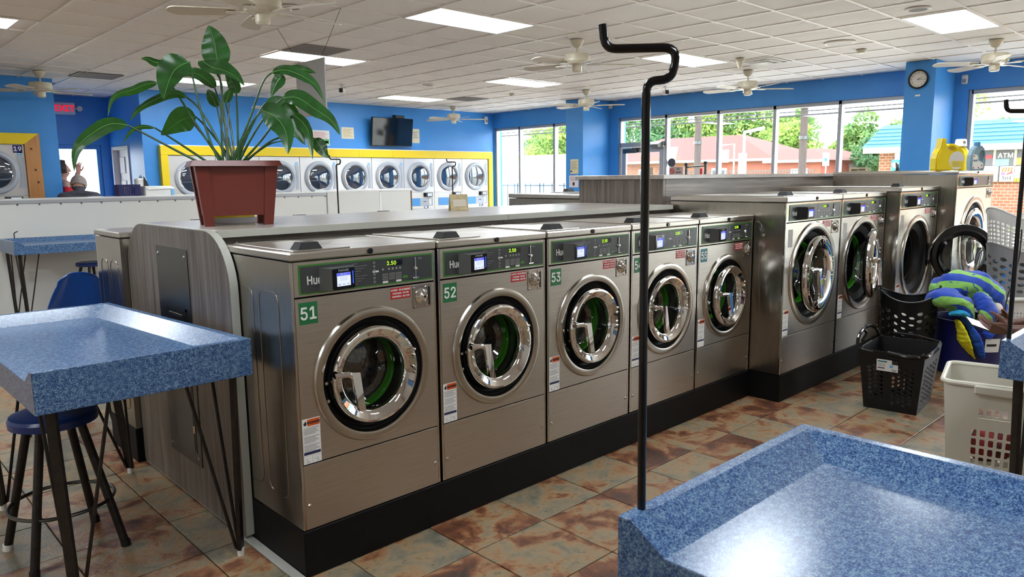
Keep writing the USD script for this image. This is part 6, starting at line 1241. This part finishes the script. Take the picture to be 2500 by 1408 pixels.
# ------------------------------------------------------------------ people
def body_mesh(joints, bones, edge=0.022, its=8):
    """one continuous body: every bone is the hull of the balls at its two joints; refined and smoothed"""
    def ball(p, r): return m3.Manifold.sphere(r, 20).translate(tuple(map(float, p)))
    parts = [m3.Manifold.batch_hull([ball(*joints[a]), ball(*joints[b])]) for a, b in bones]
    u = m3.Manifold.batch_boolean(parts, m3.OpType.Add).refine_to_length(edge)
    v, f, _ = meshkit.arrays(u); t = trimesh.Trimesh(v, f, process=True); trimesh.smoothing.filter_taubin(t, lamb=0.5, nu=0.52, iterations=its); return t
def part_of(t, keep):
    k = keep(t.vertices)[t.faces].all(1); s = trimesh.Trimesh(t.vertices, t.faces[k], process=False); s.remove_unreferenced_vertices(); return s
def grown(t, d):
    n = t.vertex_normals; return MB().add(t.vertices+n*d, t.faces)
def head_parts(p, c, yaw, skin, hair, sc=1.0, tilt=0.0):
    """face features on a head ball at c (radius about 0.1), looking along yaw (degrees, 0 = towards -y)"""
    a = math.radians(yaw); F = np.array([math.sin(a), -math.cos(a), 0]); R_ = np.array([math.cos(a), math.sin(a), 0]); U = np.array([0, 0, 1.0])
    F, U = F*math.cos(tilt)-U*math.sin(tilt), U*math.cos(tilt)+F*math.sin(tilt)
    def at(u, v, w): return c+(R_*u+U*v+F*w)*sc
    def ico(o, s, n=2):
        i = trimesh.creation.icosphere(n, 1.0); v = np.array(i.vertices); return MB().add(np.asarray(o)+(v[:, :1]*R_*s[0]+v[:, 1:2]*F*s[1]+v[:, 2:]*U*s[2])*sc, i.faces)
    for sx in (-1, 1):
        e = obj('eye', ico(at(sx*0.031, 0.008, 0.083), (0.013, 0.009, 0.009)), P('eye_white', (226, 222, 214), 0.3), p, smooth=True); obj('iris', ico(at(sx*0.031, 0.008, 0.091), (0.006, 0.003, 0.006), 1), P('iris_brown', (50, 34, 24), 0.3), e, smooth=True)
        obj('ear', ico(at(sx*0.078, 0.0, -0.004), (0.010, 0.018, 0.030)), skin, p, smooth=True)
        obj('eyebrow', ico(at(sx*0.031, 0.027, 0.088), (0.019, 0.005, 0.004)), hair, p, smooth=True)
    obj('nose', MB().hull([at(0, 0.012, 0.088), at(-0.015, -0.028, 0.090), at(0.015, -0.028, 0.090), at(0, -0.024, 0.115), at(0, -0.032, 0.100)]), skin, p)
    obj('mouth', ico(at(0, -0.055, 0.084), (0.024, 0.008, 0.007)), P('lips', (150, 84, 76), 0.5), p, smooth=True)
    i = trimesh.creation.icosphere(4, 1.0); v = np.array(i.vertices); nz = meshkit.fbm(v*5+3, 3, 9)[:, None]
    w = sc*v*np.array([0.098, 0.113, 0.126])*(1.0+0.05*nz); keep = (v[:, 2] > 0.30-0.75*(v[:, 1] < 0.25)*1.0+0.55*(v[:, 1] > 0.25))
    k = keep[i.faces].all(1); W_ = c+w[:, :1]*R_+w[:, 1:2]*F+(w[:, 2:]+0.006*sc)*U
    obj('hair', MB().add(W_, i.faces[k]), hair, p, smooth=True)
def hand_mesh(wrist, d, palm_n, side, curl=0.5, spread=0.10, scale=1.0, thumb=0.5):
    """wrist point, direction of the fingers, palm normal (the side the fingers curl to), side: +1 thumb to d x n"""
    d = np.asarray(d, float)/np.linalg.norm(d); n = np.asarray(palm_n, float); n -= d*(n@d); n /= np.linalg.norm(n); s = np.cross(d, n)*side
    W_ = np.asarray(wrist, float); J, B = {}, []
    def add(k, p, r): J[k] = (p, r*scale)
    add('w', W_, 0.026); 
    for k, (x, l) in enumerate(((0.030, 0.082), (0.010, 0.088), (-0.011, 0.084), (-0.030, 0.076))):
        add(f'k{k}', W_+(d*l+s*x)*scale, 0.0125); B.append(('w', f'k{k}'))
        if k: B.append((f'k{k-1}', f'k{k}'))
        p = J[f'k{k}'][0]; ang = 0.25; L = [(0.042, 0.027, 0.021), (0.047, 0.030, 0.022), (0.043, 0.028, 0.021), (0.034, 0.021, 0.018)][k]; last = f'k{k}'
        for q in range(3):
            ang += curl*(0.75 if q == 0 else 0.9); dd = (d+s*(x*spread*12))/np.linalg.norm(d+s*(x*spread*12)); dr = dd*math.cos(ang)+n*math.sin(ang); p = p+dr*L[q]*scale
            add(f'f{k}{q}', p, (0.0098, 0.0088, 0.0076)[q]); B.append((last, f'f{k}{q}')); last = f'f{k}{q}'
    add('t0', W_+(d*0.028+s*0.028+n*0.010)*scale, 0.0145); tdir = d*0.62+s*0.62+n*thumb; tdir /= np.linalg.norm(tdir)
    add('t1', J['t0'][0]+tdir*0.042*scale, 0.0115); td2 = d*0.9+s*0.15+n*thumb; td2 /= np.linalg.norm(td2)
    add('t2', J['t1'][0]+td2*0.032*scale, 0.0100); add('t3', J['t2'][0]+td2*0.024*scale, 0.0082); B += [('w', 't0'), ('t0', 't1'), ('t1', 't2'), ('t2', 't3'), ('t0', 'k0')]
    return J, B
def person(label, J, head_c, yaw, skin, hair, shirt, pants, shirt_z, pant_z, hands=(), tilt=0.0, ks=1.0, sleeves=None, base=None, extra=None):
    """J: dict of joints; the body is one mesh, clothes are shells over it"""
    bones = [('pelvis_l', 'pelvis_r'), ('pelvis_l', 'chest_l'), ('pelvis_r', 'chest_r'), ('chest_l', 'chest_r'), ('belly', 'chest_l'), ('belly', 'chest_r'), ('belly', 'pelvis_l'), ('belly', 'pelvis_r'), ('chest_l', 'sh_l'), ('chest_r', 'sh_r'), ('sh_l', 'neck0'), ('sh_r', 'neck0'), ('neck0', 'neck1'), ('neck1', 'head'), ('head', 'chin'), ('head', 'crown'), ('crown', 'chin'),
             ('sh_l', 'el_l'), ('el_l', 'wr_l'), ('sh_r', 'el_r'), ('el_r', 'wr_r'), ('pelvis_l', 'kn_l'), ('kn_l', 'an_l'), ('pelvis_r', 'kn_r'), ('kn_r', 'an_r'), ('an_l', 'to_l'), ('an_r', 'to_r')]
    J = dict(J); hb = []
    for tag_, (wk, d, n, s, kw) in zip(('l', 'r'), hands):
        HJ, HB = hand_mesh(J[wk][0], d, n, s, **kw)
        for k, v in HJ.items(): J[tag_+k] = v
        hb += [(tag_+a, tag_+b) for a, b in HB]; hb.append((wk, tag_+'w'))
    t = thing('person', label, 'person', (0, 0, 0))
    bd = body_mesh(J, bones, 0.020, 8)
    if hb:
        hm = body_mesh(J, hb, 0.0045, 5); bd = trimesh.util.concatenate([bd, hm])
    obj('body', MB().add(bd.vertices, bd.faces), skin, t, smooth=True)
    core = body_mesh(J, bones, 0.020, 8)
    sl = sleeves or (lambda v: np.ones(len(v), bool))
    obj('shirt', grown(part_of(core, lambda v: (v[:, 2] > shirt_z[0]) & (v[:, 2] < shirt_z[1]) & sl(v)), 0.012), shirt, t, smooth=True)
    obj('trousers', grown(part_of(core, lambda v: (v[:, 2] > pant_z[0]) & (v[:, 2] < pant_z[1]) & sl(v)), 0.010), pants, t, smooth=True)
    sh = MB()
    for a, b in (('an_l', 'to_l'), ('an_r', 'to_r')):
        p, q = J[a][0], J[b][0]; d = (q-p)*np.array([1, 1, 0]); d /= np.linalg.norm(d); w = np.array([-d[1], d[0], 0]); z = p[2]-0.085
        s_ = MB().hull([np.array([*(p+d*u+w*v)[:2], z+h]) for u, v, h in ((-0.07, 0.038, 0), (-0.07, -0.038, 0), (0.18, 0.045, 0), (0.18, -0.045, 0), (0.21, 0.0, 0), (-0.06, 0.034, 0.10), (-0.06, -0.034, 0.10), (0.05, 0.036, 0.10), (0.05, -0.036, 0.10), (0.17, 0.03, 0.05), (0.17, -0.03, 0.05))]); obj('shoe', s_, BLACK, t)
    head_parts(t, np.asarray(head_c, float), yaw, skin, hair, sc=ks, tilt=tilt); return t
def standing(x, y, h, yaw, lean=0.0, arms=None, z0=0.0):
    a = math.radians(yaw); F = np.array([math.sin(a), -math.cos(a), 0]); R_ = np.array([math.cos(a), math.sin(a), 0]); o = np.array([x, y, z0]); k = h/1.75
    def q(u, z, f=0.0):
        if z > 0.95: f = f+math.sin(lean)*(z-0.95); z = 0.95+(z-0.95)*math.cos(lean)
        return o+(R_*u+F*f+np.array([0, 0, z]))*k
    J = {'pelvis_l': (q(0.085, 0.95), 0.115*k), 'pelvis_r': (q(-0.085, 0.95), 0.115*k), 'belly': (q(0, 1.12, 0.02), 0.125*k), 'chest_l': (q(0.085, 1.30, 0.01), 0.115*k), 'chest_r': (q(-0.085, 1.30, 0.01), 0.115*k), 'sh_l': (q(0.185, 1.42), 0.062*k), 'sh_r': (q(-0.185, 1.42), 0.062*k), 'neck0': (q(0, 1.46), 0.062*k), 'neck1': (q(0, 1.54, 0.015), 0.052*k),
         'head': (q(0, 1.635, 0.02), 0.088*k), 'crown': (q(0, 1.665, -0.005), 0.086*k), 'chin': (q(0, 1.57, 0.055), 0.040*k), 'el_l': (q(0.24, 1.14, -0.02), 0.045*k), 'wr_l': (q(0.25, 0.90, 0.06), 0.030*k), 'el_r': (q(-0.24, 1.14, -0.02), 0.045*k), 'wr_r': (q(-0.25, 0.90, 0.06), 0.030*k),
         'kn_l': (q(0.095, 0.50, 0.015), 0.062*k), 'kn_r': (q(-0.095, 0.50, 0.015), 0.062*k), 'an_l': (q(0.10, 0.09, -0.02), 0.042*k), 'an_r': (q(-0.10, 0.09, -0.02), 0.042*k), 'to_l': (q(0.11, 0.045, 0.13), 0.036*k), 'to_r': (q(-0.11, 0.045, 0.13), 0.036*k)}
    for n_, v in (arms or {}).items(): J[n_] = (q(*v), J[n_][1])
    return J, q, F, R_, q(0, 1.635, 0.02)
SKIN1 = P('skin_light', (206, 156, 132), 0.5, subsurface_weight=0.1); SKIN2 = P('skin_dark', (92, 58, 42), 0.45, subsurface_weight=0.08)
HAIRG = P('hair_grey', (150, 140, 134), 0.8); HAIRB = P('hair_brown', (60, 44, 36), 0.7); HAIRK = P('hair_black', (22, 18, 17), 0.6)
CHAR = noisy('shirt_charcoal', (62, 60, 70), (78, 76, 86), (1, 1, 1), 30, rough=0.9); JEAN = P('jeans', (50, 60, 84), 0.85); REDS = P('shirt_red', (206, 34, 44), 0.85)
# grey-haired person behind the partition, bent forward, seen from behind
def stand_at(px, yy, yaw, lean=0.0, arms=None):
    p = PY(px, yy); h = 1.75*p[2]/standing(0, 0, 1.75, yaw, lean)[4][2]; d = standing(0, 0, h, yaw, lean)[4]
    return standing(p[0]-d[0], p[1]-d[1], h, yaw, lean, arms)+(h/1.75,)
J, q, F, R_, hc, ks = stand_at((192, 450), 9.75, 165, 0.62)
person('grey haired person in a dark shirt bending forward behind the white partition', J, hc, 160, SKIN1, HAIRG, CHAR, JEAN, (1.00, 1.64), (0.10, 1.06),
       hands=[('wr_l', (0.05, 0.1, -1), R_*-1, 1, {'curl': 0.25}), ('wr_r', (0.05, 0.1, -1), R_, -1, {'curl': 0.25})], tilt=0.62, ks=ks)
# person in red with the raised arm, by the glass door
J, q, F, R_, hc, ks = stand_at((152, 414), 10.9, 95, 0.0, {'el_l': (0.26, 1.36, 0.20), 'wr_l': (0.24, 1.60, 0.30)})
person('person in a red and black shirt raising an arm by the bright glass door', J, hc, 95, SKIN1, HAIRB, REDS, BLACKPRINT, (1.00, 1.63), (0.10, 1.06),
       hands=[('wr_l', (0.05, 0.0, 1), -R_, 1, {'curl': 0.3}), ('wr_r', (0.0, 0.05, -1), R_, -1, {'curl': 0.3})], ks=ks)
# seated person at the right, beyond the picture edge: forearms and hands hold a phone
dh = 4.18
HP = lambda px, d=dh: PD(px, d)
xr_ = np.array([_r[0], _r[1], 0]); xr_ /= np.linalg.norm(xr_); back = np.array([_f[0], _f[1], 0]); back /= np.linalg.norm(back)
w1, w2 = HP((2464, 806)), HP((2470, 790), dh+0.13)      # near (left in the body's own terms) and far wrists
ph_c = HP((2388, 795), dh+0.06)
e1, e2 = HP((2600, 812), dh-0.02), HP((2602, 772), dh+0.30)
sc = HP((2745, 640), dh+0.10); sc[2] = 1.06
sl_, sr_ = sc-back*0.19, sc+back*0.19; pel = sc+xr_*0.10; pel[2] = 0.60
kz = 0.55; kl, kr = pel-xr_*0.40-back*0.16, pel-xr_*0.40+back*0.16; kl[2] = kr[2] = kz
J = {'pelvis_l': (pel-back*0.09, 0.12), 'pelvis_r': (pel+back*0.09, 0.12), 'belly': (pel*0.6+sc*0.4-xr_*0.02+np.array([0, 0, -0.03]), 0.125), 'chest_l': (sc-back*0.09+np.array([0, 0, -0.12]), 0.115), 'chest_r': (sc+back*0.09+np.array([0, 0, -0.12]), 0.115), 'sh_l': (sl_, 0.06), 'sh_r': (sr_, 0.06),
     'neck0': (sc+np.array([0, 0, 0.04]), 0.06), 'neck1': (sc-xr_*0.04+np.array([0, 0, 0.11]), 0.05), 'head': (sc-xr_*0.06+np.array([0, 0, 0.21]), 0.088), 'crown': (sc-xr_*0.04+np.array([0, 0, 0.24]), 0.086), 'chin': (sc-xr_*0.11+np.array([0, 0, 0.145]), 0.04),
     'el_l': (e1, 0.044), 'wr_l': (w1, 0.029), 'el_r': (e2, 0.044), 'wr_r': (w2, 0.029), 'kn_l': (kl, 0.062), 'kn_r': (kr, 0.062), 'an_l': (kl+xr_*0.05+np.array([0, 0, -0.46]), 0.042), 'an_r': (kr+xr_*0.05+np.array([0, 0, -0.46]), 0.042), 'to_l': (kl-xr_*0.10+np.array([0, 0, -0.505]), 0.036), 'to_r': (kr-xr_*0.10+np.array([0, 0, -0.505]), 0.036)}
hcc = J['head'][0]; yaw_ = math.degrees(math.atan2(-xr_[0], xr_[1]))
def not_forearm(v): return ((v-e1)@xr_ > -0.02)
person('seated person at the right picture edge, only dark bare forearms and hands holding a phone', J, hcc, yaw_, SKIN2, HAIRK, P('shirt_plum', (90, 60, 80), 0.85), JEAN, (0.58, 1.11), (0.14, 0.66),
       hands=[('wr_l', ph_c-w1, back*0.75+np.array([0, 0, 0.55]), -1, {'curl': 0.42, 'thumb': 0.6}), ('wr_r', ph_c-w2, -back*0.75+np.array([0, 0, 0.55]), 1, {'curl': 0.42, 'thumb': 0.6})], sleeves=lambda v: ((v-e1)@xr_ > 0.02) | (v[:, 2] < 0.66))
t = thing('phone', 'lit white smartphone held in the dark hands at right', 'phone', ph_c+np.array([0, 0, 0.012]))
u1 = HP((2365, 786), dh+0.04)-HP((2410, 802), dh+0.08); u1 /= np.linalg.norm(u1); n1 = np.array([0, 0, 1.0])*0.75-back*0.45+xr_*0.25; n1 -= u1*(n1@u1); n1 /= np.linalg.norm(n1); v1 = np.cross(n1, u1)
obj('case', MB().put(MB().box(-0.075, 0.075, -0.036, 0.036, -0.008, 0, 0.003), (0, 0, 0), u1, v1), BLACK, t); obj('screen', MB().put(MB().box(-0.070, 0.070, -0.032, 0.032, 0, 0.001), (0, 0, 0), u1, v1), EM('phone_screen', (236, 240, 255), 1.6), t, smooth=False)
st = bar_stool('bar stool beyond the right picture edge under the seated person', (pel[0], pel[1], 0), 15, seat_z=0.48)

t = thing('phone_cable', 'thin black wavy cable hanging before the white hampers at right', 'cable', (0, 0, 0))
obj('cord', MB().tube(spline([HP(q, 4.6) for q in ((2494, 560), (2489, 620), (2480, 660), (2474, 690), (2462, 715), (2456, 742), (2448, 768), (2440, 782))], 40), 0.0045, 6), BLACKPRINT, t)
tb = PX((2492, 640), 9.9)
t = thing('waste_bin', 'blue bin standing by the right window at the picture edge', 'bin', (9.9, tb[1]-0.22, 0))
obj('bin_wall', MB().lathe([(0, 0), (0.20, 0), (0.25, 0.80), (0.265, 0.80), (0.265, 0.83), (0.235, 0.83), (0.19, 0.02), (0, 0.02)], 32), P('bin_blue', (24, 84, 160), 0.4), t)
